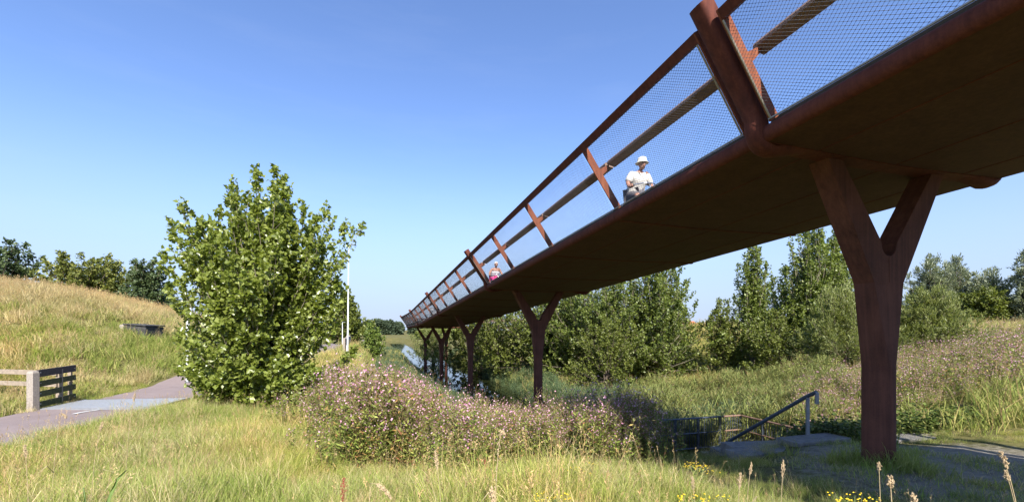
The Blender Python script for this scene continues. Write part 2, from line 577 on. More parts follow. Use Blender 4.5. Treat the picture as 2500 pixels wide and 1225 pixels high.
# ------------------------------------------------------------------ the bridge
RUST = rust_mat('weathering_steel', (0.046, 0.014, 0.010), (0.105, 0.029, 0.018), (0.175, 0.052, 0.030))
RUST_SUNLIT = rust_mat('weathering_steel_sunlit', (0.12, 0.036, 0.019), (0.20, 0.062, 0.030), (0.29, 0.10, 0.046))  # lit copy of the steel: sunlit orange painted into posts and brackets
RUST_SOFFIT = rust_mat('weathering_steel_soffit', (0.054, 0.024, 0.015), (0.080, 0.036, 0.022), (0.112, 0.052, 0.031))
RUST_PIL = rust_mat('weathering_steel_pillar', (0.052, 0.021, 0.014), (0.115, 0.044, 0.029), (0.18, 0.070, 0.045))
WOOD_RAIL = plain('handrail_wood', (0.24, 0.15, 0.105), 0.55, 0, 0.25, 14)
STEEL_WIRE = plain('steel_wire', (0.07, 0.07, 0.075), 0.6, 0.0, 0.2, 20)
STEEL_TUBE = plain('steel_tube', (0.34, 0.30, 0.24), 0.4, 0.7, 0.2, 20)
DECK_TOP = plain('deck_surface', (0.022, 0.020, 0.018), 0.95, 0, 0.25, 30)

BAY = 2.998
HALF = 1.98
THK = 0.175
TURN_U = 47.6      # where the bridge starts to swing right over the canal
TURN_R = 5.2
TURN_A = R(78)
END_U = TURN_U + TURN_R * TURN_A + 22

def frame(u):
    """centre point, direction, right-hand normal of the bridge at distance u"""
    if u <= TURN_U:
        return ORG + AX * u, AX, PX
    c0 = ORG + AX * TURN_U
    cen = c0 + PX * TURN_R
    ph = min((u - TURN_U) / TURN_R, TURN_A)
    d = AX * math.cos(ph) + PX * math.sin(ph)
    n = PX * math.cos(ph) - AX * math.sin(ph)
    p = cen - n * TURN_R
    if u > TURN_U + TURN_R * TURN_A:
        p = p + d * (u - TURN_U - TURN_R * TURN_A)
    return p, d, n

def deck_h(u):
    """top edge of the deck above the eye"""
    if u < 33: return 2.202 - 0.047 * u
    if u < 41:
        k = (u - 33) / 8
        return 2.202 - 0.047 * 33 - 0.047 * 8 * (k - k * k / 2) - 0.006 * 8 * k * k / 2
    h41 = 2.202 - 0.047 * 33 - 0.047 * 4 - 0.006 * 4
    return max(h41 - 0.006 * (u - 41), 0.18)

def WP(u, t, z):
    p, d, n = frame(u)
    q = p + n * t
    return (q[0], q[1], EYE + deck_h(u) + z)

B0 = np.array([-HALF - 0.005, 0.03])
B1 = np.array([-HALF - 0.707, 1.061])
LV = (B1 - B0); LEN = np.linalg.norm(LV); LV = LV / LEN
NV = np.array([LV[1], -LV[0]])         # from the leaning plane inwards and up

bridge = empty('footbridge', (0, 0, 0), 'long rust-red weathering steel footbridge with leaning mesh railings on forked pillars', 'bridge')

def sweep(name, prof, u0, u1, mat, side=1, n=None, smooth=None, parent=None, closed=True, caps=True):
    n = n or max(1, int(abs(u1 - u0) / (0.75 if u1 > TURN_U else 3.1)) or 1)
    rings = []
    for i in range(n + 1):
        u = u0 + (u1 - u0) * i / n
        rings.append([WP(u, side * t, z) for (t, z) in prof])
    mb = MB(); mb.loft(rings, closed, caps)
    o = mb.build(name, mat, parent or bridge)
    if smooth: smooth_by_angle(o, smooth)
    return o

# deck: one closed rounded-edge panel for each bay
def deck_profile():
    r = THK / 2
    pr = []
    for k in range(9):
        a = math.pi / 2 + math.pi * k / 8
        pr.append((-HALF + r * 0.55 * math.cos(a) * 1.6, -r + r * math.sin(a)))
    lower = [(-1.25, -THK - 0.012), (-0.55, -THK - 0.03), (0.55, -THK - 0.03), (1.25, -THK - 0.012)]
    rp = [(-t, z) for (t, z) in pr[::-1]]
    top = [(HALF - 0.14, 0.0), (HALF - 0.14, -0.06), (-HALF + 0.14, -0.06), (-HALF + 0.14, 0.0)]
    return pr + lower + rp + top
DP = deck_profile()
bay_edges = []
k = -5
while k * BAY < END_U - 0.1:
    bay_edges.append(k * BAY); k += 1
for i, u0 in enumerate(bay_edges):
    kk = i - 5
    u1 = min(u0 + BAY, END_U)
    g0 = 0.055 if kk % 4 == 0 else 0.009
    g1 = 0.055 if (kk + 1) % 4 == 0 else 0.009
    pan = sweep('deck_panel', DP, u0 + g0, u1 - g1, RUST_SOFFIT, 1, n=(1 if u1 < TURN_U else 6), smooth=35)
    # rounded nosing plates along both edges, brighter rust than the soffit
    for sd in (-1, 1):
        r = THK / 2 + 0.004
        npf = []
        for q in range(11):
            a = math.pi / 2 - 0.12 + (math.pi + 0.1) * q / 10
            npf.append((-HALF + r * 0.88 * math.cos(a), -THK / 2 + r * math.sin(a)))
        inner = [(t + 0.006 if t < -HALF - 0.02 else t, z * 0.97 - 0.002) for (t, z) in npf[::-1]]
        no = sweep('edge_nosing', npf, u0 + g0 - 0.004, u1 - g1 + 0.004, RUST, -sd, n=(1 if u1 < TURN_U else 6), smooth=60, parent=pan, closed=False, caps=False)
    # walking surface
    sweep('walking_surface', [(-HALF + 0.15, -0.058), (HALF - 0.15, -0.058), (HALF - 0.15, -0.04), (-HALF + 0.15, -0.04)], u0 + g0, u1 - g1, DECK_TOP, 1, n=(1 if u1 < TURN_U else 6), parent=pan)
    for tz in ((-1.25, -THK - 0.012), (1.25, -THK - 0.012), (0.0, -THK - 0.03)):
        sweep('weld_bead', [(tz[0] - 0.010, tz[1] + 0.004), (tz[0] - 0.004, tz[1] - 0.006), (tz[0] + 0.004, tz[1] - 0.006), (tz[0] + 0.010, tz[1] + 0.004)], u0 + g0, u1 - g1, RUST, 1, n=(1 if u1 < TURN_U else 6), parent=pan)
    for sd in (-1, 1):
        sweep('kerb_plate', [(-HALF + 0.085, -0.05), (-HALF + 0.097, -0.05), (-HALF + 0.097, 0.10), (-HALF + 0.085, 0.10)], u0 + g0, u1 - g1, DECK_TOP, sd, n=(1 if u1 < TURN_U else 6), parent=pan)
    # cross rib closing the joint below
    if True:
        rib = [(-HALF + 0.05, -THK + 0.03), (-HALF + 0.05, -THK - 0.012), (-1.25, -THK - 0.022), (-0.55, -THK - 0.040), (0.55, -THK - 0.040), (1.25, -THK - 0.022), (HALF + 0.02, -THK - 0.02), (HALF + 0.02, -THK + 0.03)]
        sweep('joint_rib', rib, u0 - (0.05 if kk % 4 else 0.10), u0 + (0.02 if kk % 4 else 0.10), RUST, 1, n=1)

def lean_box(name, u, du, v0, v1, w0, w1, mat, side, parent=None, v_off=0.0):
    """bar in the plane of the leaning railing: v along the slope, w inwards from it"""
    pts = []
    for v in (v0, v1):
        for (uu, ww) in ((-du / 2, w0), (du / 2, w0), (du / 2, w1), (-du / 2, w1)):
            q = B0 + LV * v + NV * ww
            pts.append(WP(u + uu, side * q[0], q[1]))
    mb = MB(); mb.hexa(pts)
    return mb.build(name, mat, parent or bridge, bevel=0.004)

def LPt(u, v, w, side):
    q = B0 + LV * v + NV * w
    return WP(u, side * q[0], q[1])

def support_post(u, side):
    """broad half-round post that grips the deck from below and stands above the top rail"""
    mid = []
    mid.append((-HALF + 0.62, -THK + 0.045)); mid.append((-HALF + 0.34, -THK - 0.012))
    bend0 = np.array([-HALF + 0.14, -THK - 0.048]); bend1 = B0 + LV * 0.12 - NV * 0.045
    ctrlp = np.array([-HALF - 0.12, -THK - 0.05])
    for i in range(8):
        k = i / 7
        q = bend0 * (1 - k) ** 2 + ctrlp * 2 * k * (1 - k) + bend1 * k * k
        mid.append(tuple(q))
    for v in (0.5, 0.9, LEN + 0.17):
        mid.append(tuple(B0 + LV * v - NV * 0.045))
    rings = []
    for i, q in enumerate(mid):
        a = np.array(mid[max(i - 1, 0)]); c = np.array(mid[min(i + 1, len(mid) - 1)])
        d = (c - a) / np.linalg.norm(c - a)
        nrm = np.array([d[1], -d[0]])     # inwards
        half = 0.105
        ring = []
        for j in range(9):                 # half-round outer face
            ph = math.pi * j / 8
            uu = half * math.cos(ph); ww = -0.062 * math.sin(ph) ** 0.8
            qq = np.array(q) + nrm * ww
            ring.append(WP(u + uu, side * qq[0], qq[1]))
        for uu in (-half, half):
            qq = np.array(q) + nrm * 0.11 * (1 if i > 6 else 0.15)
            ring.append(WP(u + uu, side * qq[0], qq[1]))
        rings.append(ring)
    mb = MB(); mb.loft(rings)
    return smooth_by_angle(mb.build('support_post', RUST, bridge), 38)

def wires(u0, u1, v0, v1, side, knots):
    """woven wire net stretched in the leaning plane just outside the posts"""
    cu, cv = 0.055, 0.037
    sl = cv / cu
    L_, Hh = u1 - u0, v1 - v0
    segs = []
    for sgn in (1, -1):
        c = -Hh / sl - cu if sgn > 0 else 0
        k = math.ceil(c / cu)
        while True:
            off = k * cu
            # v = sgn*sl*(u-off)
            ua, ub = (off, off + Hh / sl) if sgn > 0 else (off - Hh / sl, off)
            if ua > L_: break
            a, b_ = max(ua, 0), min(ub, L_)
            if b_ - a > 0.01:
                va = sgn * sl * (a - off) if sgn > 0 else sl * (off - a)
                vb = sgn * sl * (b_ - off) if sgn > 0 else sl * (off - b_)
                segs.append((a, va, b_, vb))
            k += 1
            if k > 2000: break
    r = 0.0019
    V = []; F = []
    offs = [(r * math.cos(q), r * math.sin(q)) for q in (0.3, 2.4, 4.5)]
    for i, (a, va, b_, vb) in enumerate(segs):
        o = len(V)
        for (uu, vv) in ((a, va), (b_, vb)):
            for (e1, e2) in offs:
                V.append(LPt(u0 + uu, v0 + vv + e1, -0.058 + e2, side))
        F += [(o, o + 1, o + 4), (o, o + 4, o + 3), (o + 1, o + 2, o + 5), (o + 1, o + 5, o + 4), (o + 2, o, o + 3), (o + 2, o + 3, o + 5)]
    if knots:
        kr, kl = 0.0042, 0.0068
        nu, nv = int(L_ / cu * 2), int(Hh / cv * 2)
        for i in range(1, nu):
            for j in range(1, nv):
                if (i + j) % 2: continue
                cu_, cv_ = i * cu / 2, j * cv / 2
                o = len(V)
                for (e0, e1, e2) in ((kl, 0, 0), (-kl, 0, 0), (0, kr, 0), (0, -kr, 0), (0, 0, kr), (0, 0, -kr)):
                    V.append(LPt(u0 + cu_ + e0, v0 + cv_ + e1, -0.058 + e2, side))
                F += [(o, o + 2, o + 4), (o + 2, o + 1, o + 4), (o + 1, o + 3, o + 4), (o + 3, o, o + 4), (o + 2, o, o + 5), (o + 1, o + 2, o + 5), (o + 3, o + 1, o + 5), (o, o + 3, o + 5)]
    me = np_mesh('wire_mesh', np.array(V), np.array(F))
    me.materials.append(STEEL_WIRE)
    o = link(bpy.data.objects.new('wire_mesh', me), bridge)
    o['kind'] = 'stuff'
    return o

V_TOP = LEN
for side in (1, -1):
    for i, u0 in enumerate(bay_edges[1:]):
        kk = i - 4
        u1 = min(u0 + BAY, END_U)
        if u0 > TURN_U + TURN_R * TURN_A + 10: continue
        first, last = kk % 4 == 0, (kk + 1) % 4 == 0
        a = u0 + (0.17 if first else 0.0)
        c = u1 - (0.17 if last else 0.0)
        if first:
            support_post(u0, side)
            lean_box('rail_post', a, 0.022, 0.0, V_TOP - 0.005, -0.055, 0.075, RUST_SUNLIT, side)
        else:
            lean_box('rail_post', u0, 0.022, 0.0, V_TOP - 0.11, -0.052, 0.075, RUST_SUNLIT, side)
        if last:
            lean_box('rail_post', c, 0.022, 0.0, V_TOP - 0.005, -0.055, 0.075, RUST_SUNLIT, side)
        # top rail: flat bar in the leaning plane
        q = []
        for (v, w_) in ((V_TOP - 0.115, -0.05), (V_TOP, -0.05), (V_TOP, 0.02), (V_TOP - 0.02, 0.045), (V_TOP - 0.115, 0.045)):
            p_ = B0 + LV * v + NV * w_
            q.append((p_[0], p_[1]))
        sweep('top_rail', q, a - (0.008 if first else 0), c + (0.008 if last else 0), RUST, side, n=(1 if u1 < TURN_U else 5))
        # thin tubes that carry the net
        q = []
        for z in range(6):
            p_ = B0 + LV * (0.03 + 0.012 * math.sin(z * math.pi / 3)) + NV * (-0.058 + 0.012 * math.cos(z * math.pi / 3))
            q.append((p_[0], p_[1]))
        sweep('net_tube', q, a, c, STEEL_TUBE, side, n=(1 if u1 < TURN_U else 5))
        if first or last:
            mb = MB(); e = a + 0.022 if first else c - 0.022
            mb.tube([LPt(e, 0.03, -0.058, side), LPt(e, V_TOP - 0.12, -0.058, side)], 0.011, 6)
            mb.build('net_tube', STEEL_TUBE, bridge)
        wires(a + 0.03, c - 0.03, 0.035, V_TOP - 0.11, side, knots=(side == 1 and -2 <= kk <= 2))
        # handrail on brackets square to the leaning plane
        hv, hw = 0.70, 0.30
        q = []
        for (v, w_) in ((-0.075, -0.03), (0.075, -0.03), (0.084, 0.0), (0.075, 0.03), (-0.075, 0.03), (-0.084, 0.0)):
            # the flat underside faces down and outwards
            p_ = B0 + LV * hv + NV * hw + np.array([w_ * 0.2 + v * 0.985, w_ - v * 0.25])
            q.append((p_[0], p_[1]))
        hr = sweep('handrail', q, u0 + (0.03 if not first else 0.12), u1 - (0.03 if not last else 0.12), WOOD_RAIL, side, n=(1 if u1 < TURN_U else 5))
        for e in ([a] + ([c] if last else [])):
            mb = MB()
            pts = []
            for (du) in (-0.011, 0.011):
                for (v, w_) in ((hv - 0.075, 0.07), (hv - 0.035, hw - 0.05), (hv + 0.02, hw - 0.03), (hv + 0.035, 0.07)):
                    pts.append(LPt(e + du, v, w_, side))
            mb.hexa(pts)
            mb.build('bracket', RUST_SUNLIT, hr)

def pillar(u, tc=0.0, base=None, du=0.10):
    top = EYE + deck_h(u) - THK - 0.02
    p, d, n = frame(u + du)
    zf = top - 1.10        # bottom of the fork
    z2 = top - 1.44        # joint above the transition piece
    z1 = top - 2.46        # joint above the round shaft
    q0 = p + n * tc
    base = (H(q0[0], q0[1]) - 0.4) if base is None else base
    def P3(s_, t_, z):
        q = p + d * s_ + n * (tc + t_)
        return (q[0], q[1], z)
    N = 32
    circ = [(0.172 * math.cos(2 * math.pi * (k + 0.5) / N), 0.172 * math.sin(2 * math.pi * (k + 0.5) / N)) for k in range(N)]
    hs, ht = 0.125, 0.25
    rect = []
    for (c_, s_) in circ:
        # corner-gathering map: each quarter of the circle runs to one corner of the rectangle
        ang = math.atan2(s_, c_)
        m_ = max(abs(math.cos(ang)), abs(math.sin(ang)))
        a_, b_ = math.cos(ang) / m_, math.sin(ang) / m_
        a_ = max(-1, min(1, a_ * 3.6)); b_ = max(-1, min(1, b_ * 3.6))
        rect.append((hs * a_, ht * b_))
    mb = MB()
    mb.loft([[P3(c_, s_, base) for (c_, s_) in circ], [P3(c_, s_, z1 - 0.004) for (c_, s_) in circ]])
    sh = smooth_by_angle(mb.build('pillar', RUST_PIL, bridge), 50)
    mb = MB()
    rings = []
    for k in range(7):
        w_ = k / 6
        rings.append([P3(c_[0] * (1 - w_) + r_[0] * w_, c_[1] * (1 - w_) + r_[1] * w_, z1 + 0.004 + (z2 - 0.004 - z1 - 0.004) * w_) for c_, r_ in zip(circ, rect)])
    mb.loft(rings)
    tp = smooth_by_angle(mb.build('transition_piece', RUST_PIL, sh), 9)
    # weld rings
    for z, sc_ in ((z1, 1.0),):
        mb = MB()
        mb.loft([[P3(c_ * 1.018, s_ * 1.018, z - 0.006) for (c_, s_) in circ], [P3(c_ * 1.018, s_ * 1.018, z + 0.006) for (c_, s_) in circ]])
        mb.build('weld_ring', RUST_PIL, sh)
    mb = MB()
    def rc(e, z): return [P3(-hs - e, -ht - e, z), P3(hs + e, -ht - e, z), P3(hs + e, ht + e, z), P3(-hs - e, ht + e, z)]
    mb.loft([rc(0.003, z2 - 0.006), rc(0.003, z2 + 0.006)])
    mb.build('weld_ring', RUST_PIL, sh)
    # fork outline in the cross plane
    out = [(-ht, z2), (-1.04, top + 0.05), (-0.815, top + 0.05)]
    e = np.array([-0.815, top + 0.05]); g = np.array([-0.135, zf + 0.17])
    out.append(tuple(g))
    for k in range(1, 8):
        a = math.pi + math.pi * k / 8
        out.append((0.125 * math.cos(a), zf + 0.125 + 0.125 * math.sin(a)))
    out += [(0.135, zf + 0.17), (0.815, top + 0.05), (1.04, top + 0.05), (ht, z2)]
    mb = MB()
    k = len(out)
    vs = [P3(-hs, t_, z) for (t_, z) in out] + [P3(hs, t_, z) for (t_, z) in out]
    fs = [tuple(range(k)), tuple(range(2 * k - 1, k - 1, -1))] + [(i, (i + 1) % k, k + (i + 1) % k, k + i) for i in range(k)]
    mb.add(vs, fs)
    mb.build('fork', RUST_PIL, sh, bevel=0.006)
    # weld line under the crotch
    mb = MB()
    mb.hexa([P3(-hs - 0.004, -0.004, z2 + 0.01), P3(-hs - 0.004, 0.004, z2 + 0.01), P3(-hs + 0.01, 0.004, z2 + 0.01), P3(-hs + 0.01, -0.004, z2 + 0.01),
             P3(-hs - 0.004, -0.004, zf - 0.01), P3(-hs - 0.004, 0.004, zf - 0.01), P3(-hs + 0.01, 0.004, zf - 0.01), P3(-hs + 0.01, -0.004, zf - 0.01)])
    mb.build('weld_seam', RUST_PIL, sh)
for kk in range(5):
    pillar(kk * 4 * BAY, base=(-3.6 if kk >= 2 else None))
pillar(TURN_U + TURN_R * R(66), base=-3.6, du=0)
pillar(TURN_U + TURN_R * TURN_A + 9, base=-3.6, du=0)

# ------------------------------------------------------------------ plants: leaf and blade builders
def set_attr(me, name, vals):
    a = me.attributes.new(name, 'FLOAT', 'POINT')
    a.data.foreach_set('value', np.asarray(vals, np.float32))

def set_col(me, cols):
    a = me.attributes.new('Col', 'FLOAT_COLOR', 'POINT')
    c = np.ones((len(cols), 4), np.float32); c[:, :3] = cols
    a.data.foreach_set('color', c.ravel())

def unit(v):
    return v / np.maximum(np.linalg.norm(v, axis=-1, keepdims=True), 1e-9)

def leaf_arrays(pos, d, nrm, length, width, fold=0.25, shape=0.45):
    """folded diamond leaves: base, left, tip, right; two triangles hinged on the midrib"""
    d = unit(d)
    side = unit(np.cross(nrm, d))
    up = np.cross(d, side)
    L_ = length[:, None]; Wd = width[:, None]
    base = pos
    tip = pos + d * L_
    mid = pos + d * L_ * shape + up * (fold * Wd)
    l = mid + side * Wd * 0.5
    r = mid - side * Wd * 0.5
    n = len(pos)
    V = np.stack([base, l, tip, r], 1).reshape(-1, 3)
    i = np.arange(n) * 4
    F = np.concatenate([np.stack([i, i + 2, i + 1], 1), np.stack([i, i + 3, i + 2], 1)], 0)
    return V, F

BARK_POP = plain('poplar_bark', (0.20, 0.17, 0.115), 0.85, 0, 0.35, 12, 0.4)
BARK_DARK = plain('dark_bark', (0.13, 0.10, 0.075), 0.9, 0, 0.35, 12, 0.4)
POPLAR = foliage_mat('poplar_leaf', [(0.0, (0.100, 0.130, 0.016)), (0.35, (0.180, 0.222, 0.036)), (0.7, (0.265, 0.30, 0.066)), (0.9, (0.38, 0.42, 0.12)), (1.0, (0.55, 0.58, 0.34))], 0.42, 0.33, spec=0.6)
POPLAR_FAR = foliage_mat('aspen_leaf', [(0.0, (0.068, 0.092, 0.016)), (0.4, (0.140, 0.178, 0.034)), (0.8, (0.215, 0.255, 0.056)), (1.0, (0.42, 0.45, 0.22))], 0.38, 0.42, spec=0.4)
ALDER = foliage_mat('alder_leaf', [(0.0, (0.064, 0.080, 0.014)), (0.5, (0.138, 0.164, 0.030)), (0.85, (0.21, 0.235, 0.048)), (1.0, (0.36, 0.37, 0.14))], 0.38, 0.45, spec=0.35)
WILLOW = foliage_mat('willow_leaf', [(0.0, (0.110, 0.130, 0.036)), (0.45, (0.200, 0.225, 0.066)), (0.8, (0.29, 0.31, 0.11)), (1.0, (0.48, 0.49, 0.26))], 0.38, 0.45, spec=0.35)
SILVER = foliage_mat('white_willow_leaf', [(0.0, (0.105, 0.125, 0.072)), (0.45, (0.20, 0.225, 0.135)), (0.8, (0.30, 0.325, 0.215)), (1.0, (0.48, 0.49, 0.38))], 0.32, 0.5, spec=0.3)
DARKLEAF = foliage_mat('dark_leaf', [(0.0, (0.038, 0.059, 0.023)), (0.5, (0.074, 0.106, 0.039)), (0.9, (0.123, 0.161, 0.059)), (1.0, (0.206, 0.235, 0.099))], 0.22, 0.5, spec=0.3)
FIELDLEAF = foliage_mat('field_maple_leaf', [(0.0, (0.080, 0.098, 0.021)), (0.5, (0.158, 0.178, 0.038)), (0.85, (0.248, 0.246, 0.057)), (1.0, (0.398, 0.350, 0.113))], 0.28, 0.5, spec=0.3)
YOUNG = foliage_mat('young_leaf', [(0.0, (0.076, 0.120, 0.018)), (0.5, (0.139, 0.192, 0.034)), (1.0, (0.252, 0.288, 0.072))], 0.32, 0.45, spec=0.3)

def make_tree(name, label, cat, base, tips, mat, bark, leaf, lw=0.8, shoot=(0.35, 0.75), n_shoot=14, n_leaf=12, trunk_r=0.09, stems=3, droop=0.0, up=0.55,
              seed=1, start=0.22, bend=0.35, group=None, sprays=False, spread0=0.12, tint_pow=1.0, fork_h=0.12, rr=1.0):
    """trunk and limbs run from the foot to every tip; side shoots carry single folded leaves"""
    g = np.random.default_rng(seed)
    tips = np.asarray(tips, float)
    root = empty(name, base, label, cat, group)
    hmax = tips[:, 2].max()
    mb = MB()
    stem_pts = []
    for s_ in range(stems):
        a = 2 * math.pi * (s_ + g.random()) / stems
        stem_pts.append(np.array([math.cos(a), math.sin(a), 0]) * spread0 * (0 if stems == 1 else 1))
    P_, D_, S_ = [], [], []
    for ti, tip in enumerate(tips):
        sp = stem_pts[ti % stems]
        L_ = np.linalg.norm(tip)
        # limbs leave the stem low and rise
        j = tip.copy(); j[:2] *= 0.10; j[2] = hmax * (fork_h + 0.55 * max(0, tip[2] / hmax - 0.25) * g.uniform(0.5, 1.0))
        j[2] = min(j[2], tip[2] * 0.8)
        c = j * 0.5 + tip * 0.5; c[:2] = j[:2] + (tip[:2] - j[:2]) * (0.5 + bend * 0.5); c[2] = j[2] + (tip[2] - j[2]) * (0.5 - bend * 0.35)
        u = np.linspace(0, 1, 7)[:, None]
        crv = (1 - u) ** 2 * j + 2 * u * (1 - u) * c + u * u * tip
        crv[1:-1] += g.normal(0, 0.018 * L_ / 2, (5, 3))
        low = np.array([sp + (j - sp) * q for q in (0, 0.5)])
        allp = np.concatenate([low, crv])
        r0 = trunk_r * (0.45 + 0.55 * (tip[2] / hmax)) * (1.0 if ti < stems else 0.62)
        rad = [max(0.004, r0 * (1 - q) ** 0.8) for q in np.linspace(0, 0.97, len(allp))]
        mb.tube(allp, rad, 5, caps=False)
        # shoots
        ns = max(3, int(n_shoot * (0.6 + 0.6 * L_ / max(hmax, 1e-3))))
        us = start + (1 - start) * (np.arange(ns) + g.random(ns)) / ns
        us = np.append(us, [0.97, 1.0])
        for uu in us:
            q = (1 - uu) ** 2 * j + 2 * uu * (1 - uu) * c + uu * uu * tip
            tan = unit((tip - j) * 0.6 + (tip - c) * uu)
            od = np.array([g.normal(), g.normal(), g.normal() * 0.6]); od = od - tan * od.dot(tan) * 0.8
            od = unit(od)
            sd = unit(od * (1.0 if uu < 0.95 else 0.25) + tan * 0.55 + np.array([0, 0, up - droop]))
            ls = g.uniform(*shoot) * (1.15 - 0.6 * uu)
            e = q + sd * ls
            m_ = q + sd * ls * 0.5 + np.array([0, 0, 0.06 * ls])
            e[2] -= droop * ls * 0.5
            mb.tube([q, m_, e], [0.006 * rr, 0.004 * rr, 0.0015 * rr], 3, caps=False)
            nl = max(3, int(n_leaf * g.uniform(0.7, 1.3) * (0.5 + 0.5 * ls / shoot[1])))
            w = g.random(nl) ** 0.8
            pts = (1 - w)[:, None] ** 2 * q + 2 * (w * (1 - w))[:, None] * m_ + (w ** 2)[:, None] * e
            pts = pts + g.normal(0, leaf * 0.35, (nl, 3))
            dd = sd[None, :] * 0.5 + g.normal(0, 0.75, (nl, 3)); dd[:, 2] -= 0.25 + droop
            if sprays: dd = sd[None, :] * 1.4 + g.normal(0, 0.38, (nl, 3))
            P_.append(pts); D_.append(dd); S_.append(np.full(nl, 1.0))
    pos = np.concatenate(P_); dd = np.concatenate(D_)
    n = len(pos)
    nrm = g.normal(0, 0.75, (n, 3)); nrm[:, 2] += 0.55
    nrm[:, 1] -= 0.15
    ln = leaf * g.uniform(0.6, 1.25, n)
    V, F = leaf_arrays(pos, dd, nrm, ln, ln * lw * g.uniform(0.85, 1.1, n))
    me = np_mesh('crown', V, F)
    set_attr(me, 'tint', np.repeat(np.clip(g.beta(2, 2, n) ** tint_pow, 0, 1) * np.where(g.random(n) < 0.05, 1.35, 0.92), 4))
    me.materials.append(mat)
    link(bpy.data.objects.new('crown', me), root)
    t = mb.build('trunk', bark, root, smooth=True)
    return root, n

def crown_tips(n, prof, seed, h, squash=1.0, inner=0.35, jitter=0.12):
    """limb tips spread through a crown; prof(k) = radius at height fraction k"""
    g = np.random.default_rng(seed)
    out = []
    for i in range(n):
        k = 0.06 + 0.94 * ((i + g.random()) / n) ** 0.9
        r = prof(k) * (1 - inner * g.random() ** 1.6) * (1 + jitter * g.normal())
        a = i * 2.39996 + g.normal() * 0.35
        out.append((r * math.cos(a), r * math.sin(a) * squash, h * k * (1 + 0.03 * g.normal())))
    return out

# ------------------------------------------------------------------ trees
NLEAF = 0
def at(u, d, z=None):
    x = (u - 1250) / 1104.5 * d
    return (x, d, (H(x, d) if z is None else z) - 0.05)

# the young poplar in front
pb = at(642, 13.4)
ppm = 1104.5 / 13.4
foot_v = 804.5 + (EYE - pb[2]) * ppm
def ptip(u, v, dy):
    u = 640 + (u - 640) * (0.86 if u > 640 else 0.92); v = v + 12
    return ((u - 642) / ppm * (13.4 + dy) / 13.4, dy, (foot_v - v) / ppm * (13.4 + dy) / 13.4 + (EYE - pb[2]) * (-(dy) / 13.4))
gt = np.random.default_rng(3)
tp = []
for (u, v) in [(522, 476), (505, 500), (612, 418), (648, 425), (688, 412), (705, 440), (742, 462), (760, 505), (848, 512), (838, 545), (866, 552), (862, 640), (412, 548), (430, 565), (412, 622),
               (408, 700), (846, 700), (852, 758), (400, 752), (430, 815), (836, 800), (850, 852), (470, 900), (815, 905), (576, 455), (562, 520), (782, 540), (805, 530), (470, 560), (455, 600), (545, 560), (720, 520), (590, 600), (660, 560), (768, 620)]:
    dy = gt.normal() * 0.55
    tp.append(ptip(u, v, dy))
for i in range(60):
    a = gt.uniform(0, 2 * math.pi); rw = gt.uniform(60, 195)
    tp.append(ptip(640 + rw * math.cos(a), gt.uniform(880, 985), math.sin(a) * rw / ppm * 0.8))
for i in range(46):
    a = gt.uniform(0, 2 * math.pi); v = gt.uniform(455, 720)
    rw = np.interp(v, [440, 520, 600, 720], [60, 135, 190, 205]) * gt.uniform(0.75, 1.0)
    tp.append(ptip(640 + rw * math.cos(a), v + 12 * abs(math.sin(a)), math.sin(a) * rw / ppm * 0.8))
for i in range(80):
    a = gt.uniform(0, 2 * math.pi)
    v = gt.uniform(520, 950)
    k = (v - 410) / 560
    rw = np.interp(k, [0, 0.2, 0.4, 0.7, 0.85, 1.0], [60, 150, 200, 205, 180, 135]) * (0.45 + 0.5 * gt.random())
    tp.append(ptip(640 + rw * math.cos(a), v, math.sin(a) * rw / ppm * 0.85))
r_, n_ = make_tree('poplar_tree', 'bushy young poplar with broad shiny leaves beside the cycle path', 'tree', pb, tp, POPLAR, BARK_POP, 0.130, 0.92, (0.28, 0.70), 18, 23, 0.055, 5, seed=11, start=0.18, spread0=0.25, fork_h=0.08)
NLEAF += n_

def std_tree(label, u, d, top_v, wpx, mat, bark, leaf, n, seed, prof, group=None, base=None, name='tree', **kw):
    global NLEAF
    wide = kw.pop('wide', 1.0); kw['n_leaf'] = int(kw.get('n_leaf', 9) * 1.9); leaf *= 1.1; wpx *= 1.08 * wide; top_v -= 4; n = int(n * 1.15 * wide ** 0.6); kw.setdefault('inner', 0.5)
    b_ = at(u, d, base)
    h = EYE + (804.5 - top_v) * d / 1104.5 - b_[2]
    w = wpx / 2 * d / 1104.5
    lob = np.random.default_rng(seed + 900); ph = lob.uniform(0, 6.28, 4)
    def lobed(k): return w * prof(k) * (1 + 0.22 * math.sin(7 * k + ph[0]) + 0.14 * math.sin(15 * k + ph[1]))
    tips = crown_tips(n, lobed, seed, h, kw.pop('squash', 0.9), kw.pop('inner', 0.4), 0.2)
    lx_, ly_ = lob.normal(0, 0.05, 2)
    tips = [(a + lx_ * c, b2 + ly_ * c, c) for (a, b2, c) in tips]
    r, nn = make_tree(name, label, 'tree', b_, tips, mat, bark, leaf, seed=seed, group=group, **kw)
    NLEAF += nn
    return r
def oval(k): return max(0.12, math.sin(math.pi * min(1, max(0, k * 0.92 + 0.04))) ** 0.6)
def spire(k): return max(0.06, (0.55 + 0.6 * k) if k < 0.35 else (1.0 - k) ** 0.75 * 1.12 + 0.05)
def bushy(k): return max(0.15, (0.8 + 0.5 * k) if k < 0.3 else (1.02 - k ** 2.2) ** 0.6)
def rounded(k): return max(0.25, 1 - (abs(k - 0.42) / 0.62) ** 2.6) ** 0.55
def dome(k): return max(0.2, (1.02 - k ** 2.6)) ** 0.5

KW = dict(trunk_r=0.09, stems=2, n_shoot=9, n_leaf=9, shoot=(0.4, 1.0))
